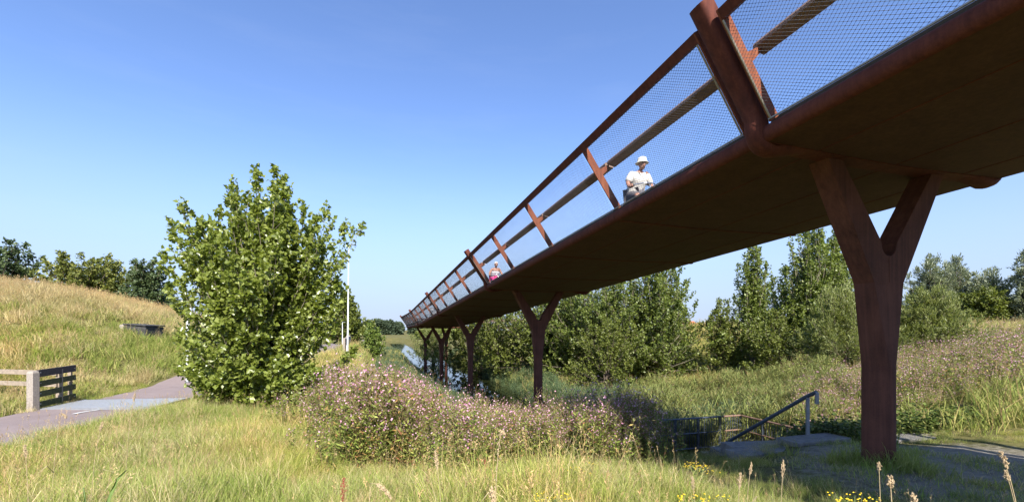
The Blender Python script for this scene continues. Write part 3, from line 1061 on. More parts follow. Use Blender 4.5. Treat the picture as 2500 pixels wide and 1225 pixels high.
# left skyline, behind the grassy dyke
std_tree('dark round tree cut by the left edge of the picture', -12, 44, 598, 175, DARKLEAF, BARK_DARK, 0.24, 60, 21, dome, 'trees behind the grassy dyke', name='dark_tree', n_shoot=9, n_leaf=10, shoot=(0.5, 1.2), trunk_r=0.16, stems=1)
std_tree('broad olive-green tree on the skyline behind the grassy dyke', 208, 42, 632, 205, FIELDLEAF, BARK_DARK, 0.22, 80, 22, dome, 'trees behind the grassy dyke', name='broad_tree', n_shoot=10, n_leaf=10, shoot=(0.5, 1.2), trunk_r=0.16, stems=1)
std_tree('dark blue-green tree between the broad skyline tree and the poplar', 358, 40, 648, 120, DARKLEAF, BARK_DARK, 0.2, 60, 23, dome, 'trees behind the grassy dyke', name='dark_tree', n_shoot=9, n_leaf=9, shoot=(0.4, 1.0), trunk_r=0.13, stems=2)
# far left bank
std_tree('tall dense poplar clump behind the street lamp', 842, 78, 722, 92, ALDER, BARK_DARK, 0.42, 60, 24, bushy, name='poplar_clump', n_shoot=8, n_leaf=9, shoot=(0.7, 1.6), trunk_r=0.25, stems=2)
std_tree('small bright bush on the left canal bank near the wall', 915, 52, 800, 52, YOUNG, BARK_DARK, 0.2, 26, 25, oval, name='bank_bush', n_shoot=6, n_leaf=9, shoot=(0.3, 0.8), trunk_r=0.05, stems=3)
# right bank, behind the far pillars
std_tree('grey-green willow shrub at the water beside the bend of the bridge', 1058, 62, 800, 120, WILLOW, BARK_DARK, 0.26, 40, 26, bushy, 'bushes along the right bank', name='willow_shrub', lw=0.3, n_shoot=8, n_leaf=12, shoot=(0.6, 1.3), trunk_r=0.08, stems=4)
std_tree('rounded alder shrub between the third and fourth pillars', 1165, 46, 768, 130, ALDER, BARK_DARK, 0.17, 60, 27, rounded, 'bushes along the right bank', wide=1.3, name='alder_shrub', n_shoot=9, n_leaf=10, shoot=(0.5, 1.1), trunk_r=0.08, stems=4)
std_tree('alder shrub seen between the two nearest far pillars', 1235, 40, 745, 130, ALDER, BARK_DARK, 0.16, 60, 28, rounded, 'bushes along the right bank', wide=1.3, name='alder_shrub', n_shoot=9, n_leaf=11, shoot=(0.5, 1.1), trunk_r=0.08, stems=4)
std_tree('leafy alder directly behind the second pillar', 1335, 37, 712, 150, ALDER, BARK_DARK, 0.15, 70, 29, rounded, 'trees along the right bank', wide=1.35, name='alder_tree', n_shoot=10, n_leaf=11, shoot=(0.5, 1.1), trunk_r=0.09, stems=3)
std_tree('bushy aspen to the right of the second pillar under the deck', 1432, 33, 668, 170, POPLAR_FAR, BARK_POP, 0.145, 80, 30, rounded, 'trees along the right bank', wide=1.45, name='aspen_tree', n_shoot=11, n_leaf=11, shoot=(0.5, 1.1), trunk_r=0.09, stems=3)
std_tree('dense aspen in the middle of the clump under the deck', 1530, 32, 640, 165, POPLAR_FAR, BARK_POP, 0.14, 80, 31, rounded, 'trees along the right bank', wide=1.45, name='aspen_tree', n_shoot=11, n_leaf=11, shoot=(0.5, 1.1), trunk_r=0.09, stems=3)
std_tree('tall aspen at the right end of the clump beside the gap to the dyke', 1618, 31, 628, 150, POPLAR_FAR, BARK_POP, 0.14, 85, 32, bushy, 'trees along the right bank', wide=1.2, name='aspen_tree', n_shoot=11, n_leaf=11, shoot=(0.5, 1.1), trunk_r=0.09, stems=2)
std_tree('rounded alder filling the clump behind the bushy aspen', 1385, 36, 690, 170, ALDER, BARK_DARK, 0.15, 70, 71, rounded, 'trees along the right bank', wide=1.3, name='alder_tree', n_shoot=10, n_leaf=10, shoot=(0.5, 1.1), trunk_r=0.09, stems=3)
std_tree('rounded alder low behind the tall aspen at the gap', 1585, 34, 700, 170, ALDER, BARK_DARK, 0.15, 70, 72, rounded, 'trees along the right bank', wide=1.2, name='alder_tree', n_shoot=10, n_leaf=10, shoot=(0.5, 1.1), trunk_r=0.09, stems=3)
std_tree('rounded alder low between the slender and the broad aspen', 1912, 31, 672, 150, POPLAR_FAR, BARK_DARK, 0.14, 60, 73, rounded, 'shrubs right of the gap', wide=1.2, name='alder_tree', n_shoot=10, n_leaf=10, shoot=(0.5, 1.1), trunk_r=0.09, stems=3)
std_tree('low alder bush at the foot of the aspen clump', 1480, 28.5, 790, 190, ALDER, BARK_DARK, 0.12, 55, 33, bushy, 'bushes along the right bank', name='alder_shrub', n_shoot=9, n_leaf=10, shoot=(0.4, 0.9), trunk_r=0.05, stems=5)
# right of the gap
std_tree('small dark shrub at the left foot of the slender aspen', 1768, 30, 742, 90, ALDER, BARK_DARK, 0.13, 40, 34, bushy, 'shrubs right of the gap', wide=1.3, name='dark_shrub', n_shoot=9, n_leaf=9, shoot=(0.35, 0.8), trunk_r=0.05, stems=4)
std_tree('slender pointed aspen right of the gap', 1838, 29, 600, 122, POPLAR_FAR, BARK_POP, 0.135, 75, 35, spire, 'aspens right of the gap', name='aspen_tree', n_shoot=10, n_leaf=11, shoot=(0.4, 0.9), trunk_r=0.08, stems=1)
std_tree('broad aspen with the highest crown, left of the near pillar', 1975, 28, 562, 190, POPLAR_FAR, BARK_POP, 0.135, 100, 36, spire, 'aspens right of the gap', wide=1.25, name='aspen_tree', n_shoot=11, n_leaf=12, shoot=(0.4, 1.0), trunk_r=0.1, stems=2)
std_tree('narrow aspen whose top shows beside the near pillar fork', 2062, 29, 572, 110, POPLAR_FAR, BARK_POP, 0.135, 65, 37, spire, 'aspens right of the gap', wide=1.3, name='aspen_tree', n_shoot=10, n_leaf=11, shoot=(0.4, 0.9), trunk_r=0.08, stems=1)
std_tree('feathery yellow-green willow left of the near pillar', 2070, 23, 715, 190, WILLOW, BARK_DARK, 0.16, 90, 38, bushy, 'willows behind the near pillar', name='willow_shrub', lw=0.22, n_shoot=11, n_leaf=16, shoot=(0.5, 1.1), trunk_r=0.05, stems=6, sprays=True)
std_tree('feathery yellow-green willow right of the near pillar', 2255, 23, 722, 190, WILLOW, BARK_DARK, 0.16, 90, 39, bushy, 'willows behind the near pillar', name='willow_shrub', lw=0.22, n_shoot=11, n_leaf=16, shoot=(0.5, 1.1), trunk_r=0.05, stems=6, sprays=True)
std_tree('low alder bush in front of the broad aspen', 1900, 26, 770, 170, ALDER, BARK_DARK, 0.12, 55, 40, bushy, 'shrubs right of the gap', name='alder_shrub', n_shoot=9, n_leaf=10, shoot=(0.4, 0.9), trunk_r=0.05, stems=5)
# far right skyline
for i, (u, top, w, d, mt, lb) in enumerate([
        (2262, 640, 90, 58, SILVER, 'silvery willow showing just right of the near pillar'),
        (2325, 642, 85, 60, SILVER, 'silvery willow with a tousled top, second from the near pillar'),
        (2415, 672, 120, 56, SILVER, 'lower silvery willow in the middle of the right skyline'),
        (2400, 715, 110, 54, ALDER, 'deep green bush in front of the right skyline willows'),
        (2462, 738, 90, 56, DARKLEAF, 'dark gap-filling bush between the right skyline willows'),
        (2515, 610, 105, 52, SILVER, 'tall silvery willow cut by the right edge of the picture')]):
    std_tree(lb, u, d, top, w, mt, BARK_DARK, 0.34 if mt is SILVER else 0.24, 60, 50 + i, bushy, 'willows on the right skyline', name='white_willow' if mt is SILVER else 'skyline_bush',
             lw=0.3 if mt is SILVER else 0.7, n_shoot=9, n_leaf=13, shoot=(0.7, 1.5), trunk_r=0.14, stems=2, sprays=(mt is SILVER), up=0.35)
print('leaves', NLEAF)

# ------------------------------------------------------------------ ground cover, scattered as geometry of one object each
def blade_mesh(name, n, rad, h, w, lean, cols, seed, heads=0, head_col=(0.45, 0.33, 0.17), stalk_h=(0.6, 0.9), curl=0.35, tuft=0.3):
    g = np.random.default_rng(seed)
    V, F, C = [], [], []
    for i in range(n):
        a = g.uniform(0, 2 * math.pi); r = rad * math.sqrt(g.random())
        p = np.array([r * math.cos(a), r * math.sin(a), -0.03])
        hh = g.uniform(*h); ww = w * g.uniform(0.6, 1.3)
        la = g.uniform(0, 2 * math.pi); le = abs(g.normal(0, lean)) + 0.05
        d = np.array([math.cos(la) * le, math.sin(la) * le, 1.0]); d /= np.linalg.norm(d)
        out = np.array([math.cos(la), math.sin(la), 0])
        sd = np.cross(d, out); sd /= max(np.linalg.norm(sd), 1e-6)
        tw = g.uniform(0, math.pi); sd = sd * math.cos(tw) + out * math.sin(tw) * 0.9
        k = curl * hh * g.uniform(0.2, 1.2)
        pts = [p, p + d * hh * 0.4 + out * k * 0.08, p + d * hh * 0.75 + out * k * 0.35 - np.array([0, 0, k * 0.05]), p + d * hh + out * k - np.array([0, 0, k * 0.4])]
        wd = [ww, ww * 0.9, ww * 0.6]
        o = len(V)
        for q, x in zip(pts[:3], wd):
            V += [q - sd * x / 2, q + sd * x / 2]
        V.append(pts[3])
        F += [(o, o + 1, o + 3), (o, o + 3, o + 2), (o + 2, o + 3, o + 5), (o + 2, o + 5, o + 4), (o + 4, o + 5, o + 6)]
        c = np.array(cols[g.integers(len(cols))]) * g.uniform(0.75, 1.25)
        C += [c] * 7
    for i in range(heads):
        a = g.uniform(0, 2 * math.pi); r = rad * math.sqrt(g.random())
        p = np.array([r * math.cos(a), r * math.sin(a), -0.02])
        hh = g.uniform(*stalk_h)
        la = g.uniform(0, 2 * math.pi); le = abs(g.normal(0, lean * 0.7))
        d = np.array([math.cos(la) * le, math.sin(la) * le, 1.0]); d /= np.linalg.norm(d)
        out = np.array([math.cos(la), math.sin(la), 0])
        tip = p + d * hh + out * 0.06 * hh
        c = np.array(head_col) * g.uniform(0.75, 1.25)
        for ph in (0, math.pi / 2):
            sd = np.array([math.cos(ph), math.sin(ph), 0]) * w * 0.26
            o = len(V)
            V += [p - sd, p + sd, tip + sd * 0.7, tip - sd * 0.7]
            F += [(o, o + 1, o + 2), (o, o + 2, o + 3)]
            C += [c] * 4
        hl = g.uniform(0.07, 0.13)
        for q in range(7):
            b_ = tip - d * hl * q / 7 * 0.9
            e = unit(np.array([g.normal(), g.normal(), 1.4]))
            sd = unit(np.cross(e, np.array([g.normal(), g.normal(), 0.1])))
            ll = 0.026 * g.uniform(0.7, 1.4)
            o = len(V)
            V += [b_, b_ + e * ll * 0.5 + sd * 0.0042, b_ + e * ll, b_ + e * ll * 0.5 - sd * 0.0042]
            F += [(o, o + 1, o + 2), (o, o + 2, o + 3)]
            C += [c * 1.1] * 4
    me = np_mesh(name, np.array(V), np.array(F))
    set_col(me, np.array(C))
    return me

def scatter(name, label, cat, pts, sources, mat, scale, seed, tilt=0.12, align=None):
    """one stuff object whose points each carry one of the source meshes"""
    g = np.random.default_rng(seed)
    n = len(pts)
    me = bpy.data.meshes.new(name)
    me.vertices.add(n)
    me.vertices.foreach_set('co', np.asarray(pts, np.float32).ravel())
    rot = np.stack([g.normal(0, tilt, n), g.normal(0, tilt, n), g.uniform(0, 2 * math.pi, n)], 1)
    a = me.attributes.new('rot', 'FLOAT_VECTOR', 'POINT'); a.data.foreach_set('vector', rot.astype(np.float32).ravel())
    a = me.attributes.new('scl', 'FLOAT', 'POINT'); a.data.foreach_set('value', np.asarray(scale, np.float32))
    a = me.attributes.new('pick', 'INT', 'POINT'); a.data.foreach_set('value', g.integers(0, len(sources), n).astype(np.int32))
    me.update()
    o = link(bpy.data.objects.new(name, me))
    ng = bpy.data.node_groups.new(name, 'GeometryNodeTree')
    ng.interface.new_socket('Geometry', in_out='INPUT', socket_type='NodeSocketGeometry')
    ng.interface.new_socket('Geometry', in_out='OUTPUT', socket_type='NodeSocketGeometry')
    gi = ng.nodes.new('NodeGroupInput'); go = ng.nodes.new('NodeGroupOutput')
    iop = ng.nodes.new('GeometryNodeInstanceOnPoints')
    iop.inputs['Pick Instance'].default_value = True
    g2i = ng.nodes.new('GeometryNodeGeometryToInstance')
    for sm in reversed(sources):
        if not sm.materials: sm.materials.append(mat)
        so = bpy.data.objects.new(sm.name + '_source', sm)
        oi = ng.nodes.new('GeometryNodeObjectInfo')
        oi.inputs['Object'].default_value = so
        ng.links.new(oi.outputs['Geometry'], g2i.inputs[0])
    def named(nm, typ):
        q = ng.nodes.new('GeometryNodeInputNamedAttribute'); q.data_type = typ
        q.inputs['Name'].default_value = nm
        return [s_ for s_ in q.outputs if s_.enabled and s_.name == 'Attribute'][0]
    ng.links.new(gi.outputs[0], iop.inputs['Points'])
    ng.links.new(g2i.outputs[0], iop.inputs['Instance'])
    ng.links.new(named('pick', 'INT'), iop.inputs['Instance Index'])
    e2r = ng.nodes.new('FunctionNodeEulerToRotation')
    ng.links.new(named('rot', 'FLOAT_VECTOR'), e2r.inputs[0])
    ng.links.new(e2r.outputs[0], iop.inputs['Rotation'])
    ng.links.new(named('scl', 'FLOAT'), iop.inputs['Scale'])
    ng.links.new(iop.outputs[0], go.inputs[0])
    md = o.modifiers.new('scatter', 'NODES'); md.node_group = ng
    return tag(o, label, cat, kind='stuff')

def in_view(x, y, margin=3.0, d0=1.2):
    return (y > d0) & (np.abs(x) < y * 1.135 + margin)

def on_path(x, y):
    c = np.interp(y, yy, xx)
    return np.abs(x - c) < 1.45 + 0.1 * np.sin(y * 5.3) + 0.08 * np.sin(y * 13.1)

def sample(n, x0, x1, y0, y1, seed, keep):
    g = np.random.default_rng(seed)
    x = g.uniform(x0, x1, n); y = g.uniform(y0, y1, n)
    k = in_view(x, y) & keep(x, y, g)
    return x[k], y[k], g

def patchy(x, y, sc, seed):
    """smooth 0..1 patches"""
    r = np.random.default_rng(seed)
    v = np.zeros_like(x)
    for i in range(5):
        a = r.uniform(0, 2 * math.pi); f = sc * r.uniform(0.6, 1.8); p = r.uniform(0, 6.28)
        v += np.sin((x * math.cos(a) + y * math.sin(a)) * f + p)
    return 1 / (1 + np.exp(-v * 0.9))

GREEN = [(0.26, 0.32, 0.065), (0.32, 0.37, 0.085), (0.20, 0.26, 0.05), (0.40, 0.41, 0.125)]
STRAW = [(0.58, 0.48, 0.25), (0.50, 0.41, 0.19), (0.66, 0.56, 0.32), (0.42, 0.36, 0.15)]
MIXED = GREEN * 2 + STRAW[:3] + [(0.25, 0.25, 0.075)]
GRASS = colattr_mat('meadow_grass', 0.35, 0.6, 0.2, patches=[(0.35, (1.35, 1.12, 0.95), 0.45, 0.65, 0.8), (1.3, (0.75, 0.9, 0.7), 0.5, 0.66, 0.7)])
GRASS_FAR = colattr_mat('dyke_grass', 0.35, 0.65, 0.15, patches=[(0.12, (1.2, 1.05, 0.9), 0.45, 0.65, 0.8), (0.6, (0.8, 0.95, 0.75), 0.5, 0.66, 0.6)])

# zones
def flower_zone(x, y):
    s, t = st(x, y)
    # broad stand in front of the canal head, from beside the poplar to the steps
    front = 7.55 + 0.4 * np.sin(x * 1.3) + 0.4 * np.sin(x * 3.1) + 0.25 * np.sin(x * 7.3) + np.where(x < -2.6, (-2.6 - x) * 1.1, 0)
    z1 = (y > front) & (y < 12.2 - 0.28 * (x - 0)) & (x > -5.4) & (x < 2.75 + 0.12 * (y - 8))
    z1 = z1 | ((y > 9.0) & (y < 16.5) & (x < -0.16 * y))
    z1 = z1 & (x > -0.405 * y + 0.3 * np.sin(y * 1.7) + 0.25 * np.sin(y * 4.3 + x * 2))
    return z1
def flower_right(x, y):
    s, t = st(x, y)
    edge = 9.1 + 0.5 * np.sin(x * 0.9) + 0.3 * np.sin(x * 2.1)
    return (y > edge) & (x > 0.60 * y + 0.3) & (y < 24) & (t > 1.6)
def is_sand(x, y):
    return sand_w(x, y) > 0.38
def canal_open(x, y):
    s, t = st(x, y)
    l, r, pin = canal_edges(s)
    ins = np.minimum(t - l, r - t) - (1 - pin) * 4
    return ins > -0.35
def stair_zone(x, y):
    return (np.abs(x - (4.75 - 0.11 * (y - 7.6))) < 0.75) & (y > 7.3) & (y < 11.5)

def low_zone(x, y):
    """kept short in front of the canal railing"""
    return (y > 8.5) & (y < np.interp(x, [1.0, 3.6, 6.5, 7.2, 7.9], [11.4, 11.7, 13.0, 10.8, 9])) & (x > 2.6) & (x < 7.6)

def lift(x, y, dz=-0.01):
    return np.stack([x, y, height(x, y) + dz], 1)

# 1. tall meadow grass in the foreground
src = [blade_mesh('tuft', 170, 0.34, (0.22, 0.60), 0.0062, 0.45, MIXED, 100 + i, heads=1, stalk_h=(0.45, 0.75)) for i in range(3)] + \
      [blade_mesh('tuft', 180, 0.34, (0.20, 0.55), 0.0065, 0.5, GREEN, 110 + i, heads=0) for i in range(3)] + \
      [blade_mesh('tuft', 130, 0.30, (0.26, 0.66), 0.005, 0.42, STRAW + GREEN[:1], 120 + i, heads=4, stalk_h=(0.45, 0.8)) for i in range(2)]
x, y, g = sample(11500, -16, 12, 1.6, 16, 201, lambda x, y, g: ~on_path(x, y) & (~flower_zone(x, y) | (g.random(len(x)) < 0.15)) & (~is_sand(x, y) | (g.random(len(x)) < 0.02)) & ~stair_zone(x, y) & (x > -13.2) & ~((x > 3.6) & (y > 8.5)))
sc = g.uniform(0.6, 1.12, len(x)) * (0.58 + 0.62 * patchy(x, y, 1.0, 5)) * np.where((x < -3.5) & (y > 5.5), 0.85, 1)
s_, t_ = st(x, y)
sc *= np.where(on_path(x - 0.55, y) | on_path(x + 0.55, y), 0.6, 1.0)
sc *= np.clip(1.25 - sand_w(x, y), 0.35, 1) * np.where((x > 1.9) & (y > 5.0), 0.36, 1) * np.where((x > -3.0) & (x <= 1.9) & (y > 5.2), 0.55, 1) * np.where((x > 2.2) & (y < 5.2), 0.7, 1)
scatter('meadow_grass', 'tall green and straw-coloured meadow grass across the foreground', 'grass', lift(x, y), src, GRASS, sc, 1, 0.16)
print('meadow', len(x))

# 2. grass on the dyke to the left, drier towards the crest
src = [blade_mesh('dyke_tuft', 110, 0.48, (0.25, 0.55), 0.016, 0.45, [(0.24, 0.29, 0.06), (0.30, 0.325, 0.08), (0.40, 0.38, 0.12), (0.20, 0.25, 0.05)], 130 + i, heads=1, stalk_h=(0.5, 0.7), curl=0.5) for i in range(3)]
srcd = [blade_mesh('dry_tuft', 110, 0.48, (0.30, 0.62), 0.014, 0.40, [(0.60, 0.49, 0.25), (0.52, 0.43, 0.20), (0.66, 0.56, 0.31), (0.42, 0.38, 0.14)], 140 + i, heads=10, stalk_h=(0.5, 0.8), curl=0.5) for i in range(3)]
def dyke(x, y, g):
    return (~on_path(x, y)) & (x < np.interp(y, yy, xx) - 1.4) & (y > 3)
x, y, g = sample(11000, -46, -12, 3, 38, 202, dyke)
z = height(x, y)
pd = np.clip((z - 0.9) / 2.0, 0, 1) * 0.75 + 0.5 * (patchy(x, y, 0.45, 8) - 0.45) + 0.12
dry = g.random(len(x)) < pd
near_edge = np.clip((np.interp(y, yy, xx) - 1.4 - x) / 0.8, 0.45, 1)
P = lift(x, y)
sc = g.uniform(0.6, 1.15, len(x)) * near_edge * (0.8 + 0.35 * patchy(x, y, 1.4, 31))
scatter('dyke_grass', 'green grass on the lower slope of the dyke', 'grass', P[~dry], src, GRASS_FAR, sc[~dry], 2, 0.2)
scatter('dry_dyke_grass', 'bleached dry grass along the crest of the dyke', 'grass', P[dry], srcd, GRASS_FAR, sc[dry], 3, 0.2)
print('dyke', len(x))

# 3. grass of the banks and the far meadow on the right
src = [blade_mesh('bank_tuft', 95, 0.5, (0.25, 0.6), 0.018, 0.4, [(0.25, 0.30, 0.07), (0.32, 0.34, 0.095), (0.42, 0.38, 0.14), (0.20, 0.26, 0.06)], 150 + i, heads=2, stalk_h=(0.5, 0.8)) for i in range(3)]
srcd = [blade_mesh('dry_bank_tuft', 95, 0.5, (0.3, 0.65), 0.018, 0.4, [(0.54, 0.45, 0.19), (0.47, 0.40, 0.15), (0.38, 0.37, 0.12)], 160 + i, heads=3, stalk_h=(0.5, 0.8)) for i in range(2)]
def banks(x, y, g):
    s, t = st(x, y)
    l, r, pin = canal_edges(s)
    ok = (x > np.interp(y, yy, xx) + 1.5) & (~canal_open(x, y)) & ~stair_zone(x, y) & (~is_sand(x, y))
    ok &= ~((y < 9) & (x < 4))
    ok &= ~((y < 16) & (x < -5))
    far = np.clip(30 / np.maximum(y, 1), 0.12, 1)
    return ok & (g.random(len(x)) < far)
x, y, g = sample(19000, -40, 62, 6, 66, 203, banks)
dry = g.random(len(x)) < np.clip(0.2 + 0.55 * (patchy(x, y, 0.3, 9) - 0.4) + 0.5 * np.clip(height(x, y) / 1.6, 0, 1), 0.05, 0.9)
P = lift(x, y)
sc = g.uniform(0.8, 1.3, len(x)) * np.clip(0.7 + y / 60, 0.8, 1.6) * np.where(low_zone(x, y), 0.35, 1.0)
_s, _t = st(x, y); _l, _r, _p = canal_edges(_s)
sc *= np.where((_t < _l + 0.5) & (_t > _l - 6) & (_s > 9), 0.42, 1.0)
scatter('bank_grass', 'green grass on the canal banks and the meadow beyond', 'grass', P[~dry], src, GRASS_FAR, sc[~dry], 4, 0.2)
scatter('dry_bank_grass', 'yellowed dry grass on the rising meadow beyond the near pillar', 'grass', P[dry], srcd, GRASS_FAR, sc[dry], 5, 0.2)
print('banks', len(x))

# 4. sparse worn tufts in the sandy clearing
src = [blade_mesh('worn_tuft', 30, 0.16, (0.05, 0.16), 0.006, 0.6, GREEN + STRAW[:1], 170 + i, heads=0) for i in range(2)]
x, y, g = sample(4200, 1.5, 10, 2.5, 9, 204, lambda x, y, g: (sand_w(x, y) > 0.25) & (patchy(x, y, 2.2, 4) > 0.42))
scatter('clearing_grass', 'short worn grass in the shaded sandy clearing under the bridge', 'grass', lift(x, y), src, GRASS, g.uniform(0.5, 1.1, len(x)), 6, 0.1)
g = np.random.default_rng(77)
a = g.uniform(0, 6.28, 60); r = 0.2 + np.abs(g.normal(0, 0.22, 60))
x = ORG[0] + r * np.cos(a); y = ORG[1] + 0.1 + r * np.sin(a)
src = [blade_mesh('foot_tuft', 40, 0.12, (0.12, 0.34), 0.006, 0.5, GREEN, 180 + i, heads=0) for i in range(2)]
scatter('pillar_foot_grass', 'grass tufts growing round the foot of the near pillar', 'grass', lift(x, y), src, GRASS, g.uniform(0.6, 1.2, 60), 7, 0.1)

# 5. great willowherb in bloom
def willowherb(name, seed, stems=9, h=(0.65, 1.45), fl=1.0, dry=0.15):
    g = np.random.default_rng(seed)
    V, F, C = [], [], []
    def quad(p, d, n_, L_, w_, c):
        d = unit(d); s_ = unit(np.cross(d, n_))
        o = len(V)
        V.extend([p, p + d * L_ * 0.45 + s_ * w_ / 2, p + d * L_, p + d * L_ * 0.45 - s_ * w_ / 2])
        F.extend([(o, o + 1, o + 2), (o, o + 2, o + 3)])
        C.extend([c] * 4)
    for i in range(stems):
        a = g.uniform(0, 6.28); r = 0.22 * math.sqrt(g.random())
        p = np.array([r * math.cos(a), r * math.sin(a), -0.05]); hh = g.uniform(*h)
        d = unit(np.array([g.normal(0, 0.10), g.normal(0, 0.10), 1.0]))
        sc_ = np.array([0.21, 0.15, 0.075]) if g.random() < 0.5 else np.array([0.13, 0.15, 0.05])
        for ph in (0, 1.57):
            sd = np.array([math.cos(ph), math.sin(ph), 0]) * 0.0045
            o = len(V); V.extend([p - sd, p + sd, p + d * hh + sd * 0.4, p + d * hh - sd * 0.4])
            F.extend([(o, o + 1, o + 2), (o, o + 2, o + 3)]); C.extend([sc_] * 4)
        nl = 30
        for k in range(nl):
            q = 0.10 + 0.86 * k / nl
            az = k * 1.57 + g.normal(0, 0.4) + (k % 2) * math.pi
            lp = p + d * hh * q
            ld = np.array([math.cos(az), math.sin(az), 0.55 + 0.3 * g.normal()])
            if g.random() < dry * (1.5 - q):
                c = np.array([(0.34, 0.20, 0.07), (0.40, 0.30, 0.10), (0.28, 0.13, 0.06)][g.integers(3)])
                ld[2] -= 0.9
            else:
                c = np.array([(0.19, 0.24, 0.048), (0.25, 0.30, 0.062), (0.34, 0.36, 0.085), (0.15, 0.19, 0.04)][g.integers(4)])
            quad(lp, ld, np.array([g.normal(0, 0.3), g.normal(0, 0.3), 1.0]), g.uniform(0.09, 0.15) * (1.15 - 0.5 * q), 0.030, c * g.uniform(0.8, 1.2))
        # flowering top: side branchlets with buds, pods and pink flowers
        for k in range(int(11 * fl)):
            q = 0.72 + 0.30 * g.random()
            az = g.uniform(0, 6.28)
            lp = p + d * hh * q
            bl = g.uniform(0.05, 0.16)
            e = lp + unit(np.array([math.cos(az), math.sin(az), 0.9])) * bl
            quad(lp, e - lp, np.array([0.3, 0.4, 0.2]), bl, 0.006, np.array((0.27, 0.22, 0.10)) * g.uniform(0.7, 1.2))
            if g.random() < 0.34 * min(1, fl + 0.2):
                fc = np.array([(0.74, 0.42, 0.54), (0.66, 0.32, 0.46), (0.74, 0.48, 0.56), (0.60, 0.26, 0.40)][g.integers(4)])
                nn = unit(np.array([g.normal(), g.normal() - 0.4, 0.7]))
                t1 = unit(np.cross(nn, np.array([0.2, 0.3, 1.0]))); t2 = np.cross(nn, t1)
                rr_ = g.uniform(0.013, 0.020)
                o = len(V)
                V.extend([e + nn * 0.004, e + t1 * rr_ + nn * 0.008, e + t2 * rr_ + nn * 0.008, e - t1 * rr_ + nn * 0.008, e - t2 * rr_ + nn * 0.008])
                F.extend([(o, o + 1, o + 2), (o, o + 2, o + 3), (o, o + 3, o + 4), (o, o + 4, o + 1)])
                C.extend([fc * 0.8] + [fc] * 4)
            else:
                quad(e, np.array([math.cos(az) * 0.4, math.sin(az) * 0.4, 1]), np.array([0.5, 0.2, 0.1]), 0.05, 0.007, np.array([(0.38, 0.20, 0.13), (0.27, 0.28, 0.08), (0.36, 0.25, 0.13)][g.integers(3)]) * g.uniform(0.7, 1.2))
    me = np_mesh(name, np.array(V), np.array(F)); set_col(me, np.array(C))
    return me
HERB = colattr_mat('willowherb', 0.3, 0.55, 0.2)
src = [willowherb('herb', 300 + i, fl=1.25) for i in range(4)]
srct = [willowherb('tall_herb', 310 + i, stems=7, h=(1.0, 1.5), fl=0.7, dry=0.4) for i in range(2)]
x, y, g = sample(2500, -6, 4, 7, 16, 205, lambda x, y, g: flower_zone(x, y) & ~canal_open(x, y) & ~stair_zone(x, y))
uu = 1250 + 1104.5 * x / y
vt = np.interp(uu, [780, 830, 900, 960, 1040, 1080, 1120, 1150, 1200, 1290, 1350, 1430, 1500, 1570, 1640], [915, 898, 900, 918, 942, 976, 974, 956, 980, 1000, 972, 962, 960, 966, 985])
room = EYE - (vt - 804.5) * y / 1104.5 - height(x, y)
sc = np.clip(room / 1.28, 0.4, 1.25) * (0.52 + 0.56 * g.random(len(x)) ** 1.3) * (0.84 + 0.24 * patchy(x, y, 2.6, 6))
scatter('willowherb', 'dense stand of pink-flowering willowherb in front of the canal', 'wildflowers', lift(x, y), src + srct[:1], HERB, sc, 8, 0.08)
x, y, g = sample(900, -6, 3, 6.2, 14, 235, lambda x, y, g: (flower_zone(x + 0.9, y + 0.3) | flower_zone(x, y + 0.8)) & ~flower_zone(x, y) & ~on_path(x, y) & (patchy(x, y, 2.0, 61) > 0.45))
scatter('stray_willowherb', 'single stray willowherb stems at the ragged edge of the stand', 'wildflowers', lift(x, y), [willowherb('stray_herb', 340 + i, stems=3, h=(0.5, 1.1), fl=0.8, dry=0.3) for i in range(3)], HERB, g.uniform(0.5, 0.95, len(x)), 18, 0.12)
print('herb', len(x))
src2 = [willowherb('far_herb', 320 + i, stems=8, fl=1.1, dry=0.2) for i in range(3)]
x, y, g = sample(5200, 4, 34, 8, 25, 206, lambda x, y, g: flower_right(x, y) & ~stair_zone(x, y) & (patchy(x, y, 0.35, 12) > 0.16))
sc = (0.45 + 0.55 * g.random(len(x)) ** 1.2) * np.clip((y - 8.2) / 3, 0.5, 1) * (0.8 + 0.3 * patchy(x, y, 1.2, 41))
scatter('meadow_willowherb', 'pink willowherb covering the slope behind the near pillar', 'wildflowers', lift(x, y), src2, HERB, sc, 9, 0.08)
print('herb right', len(x))

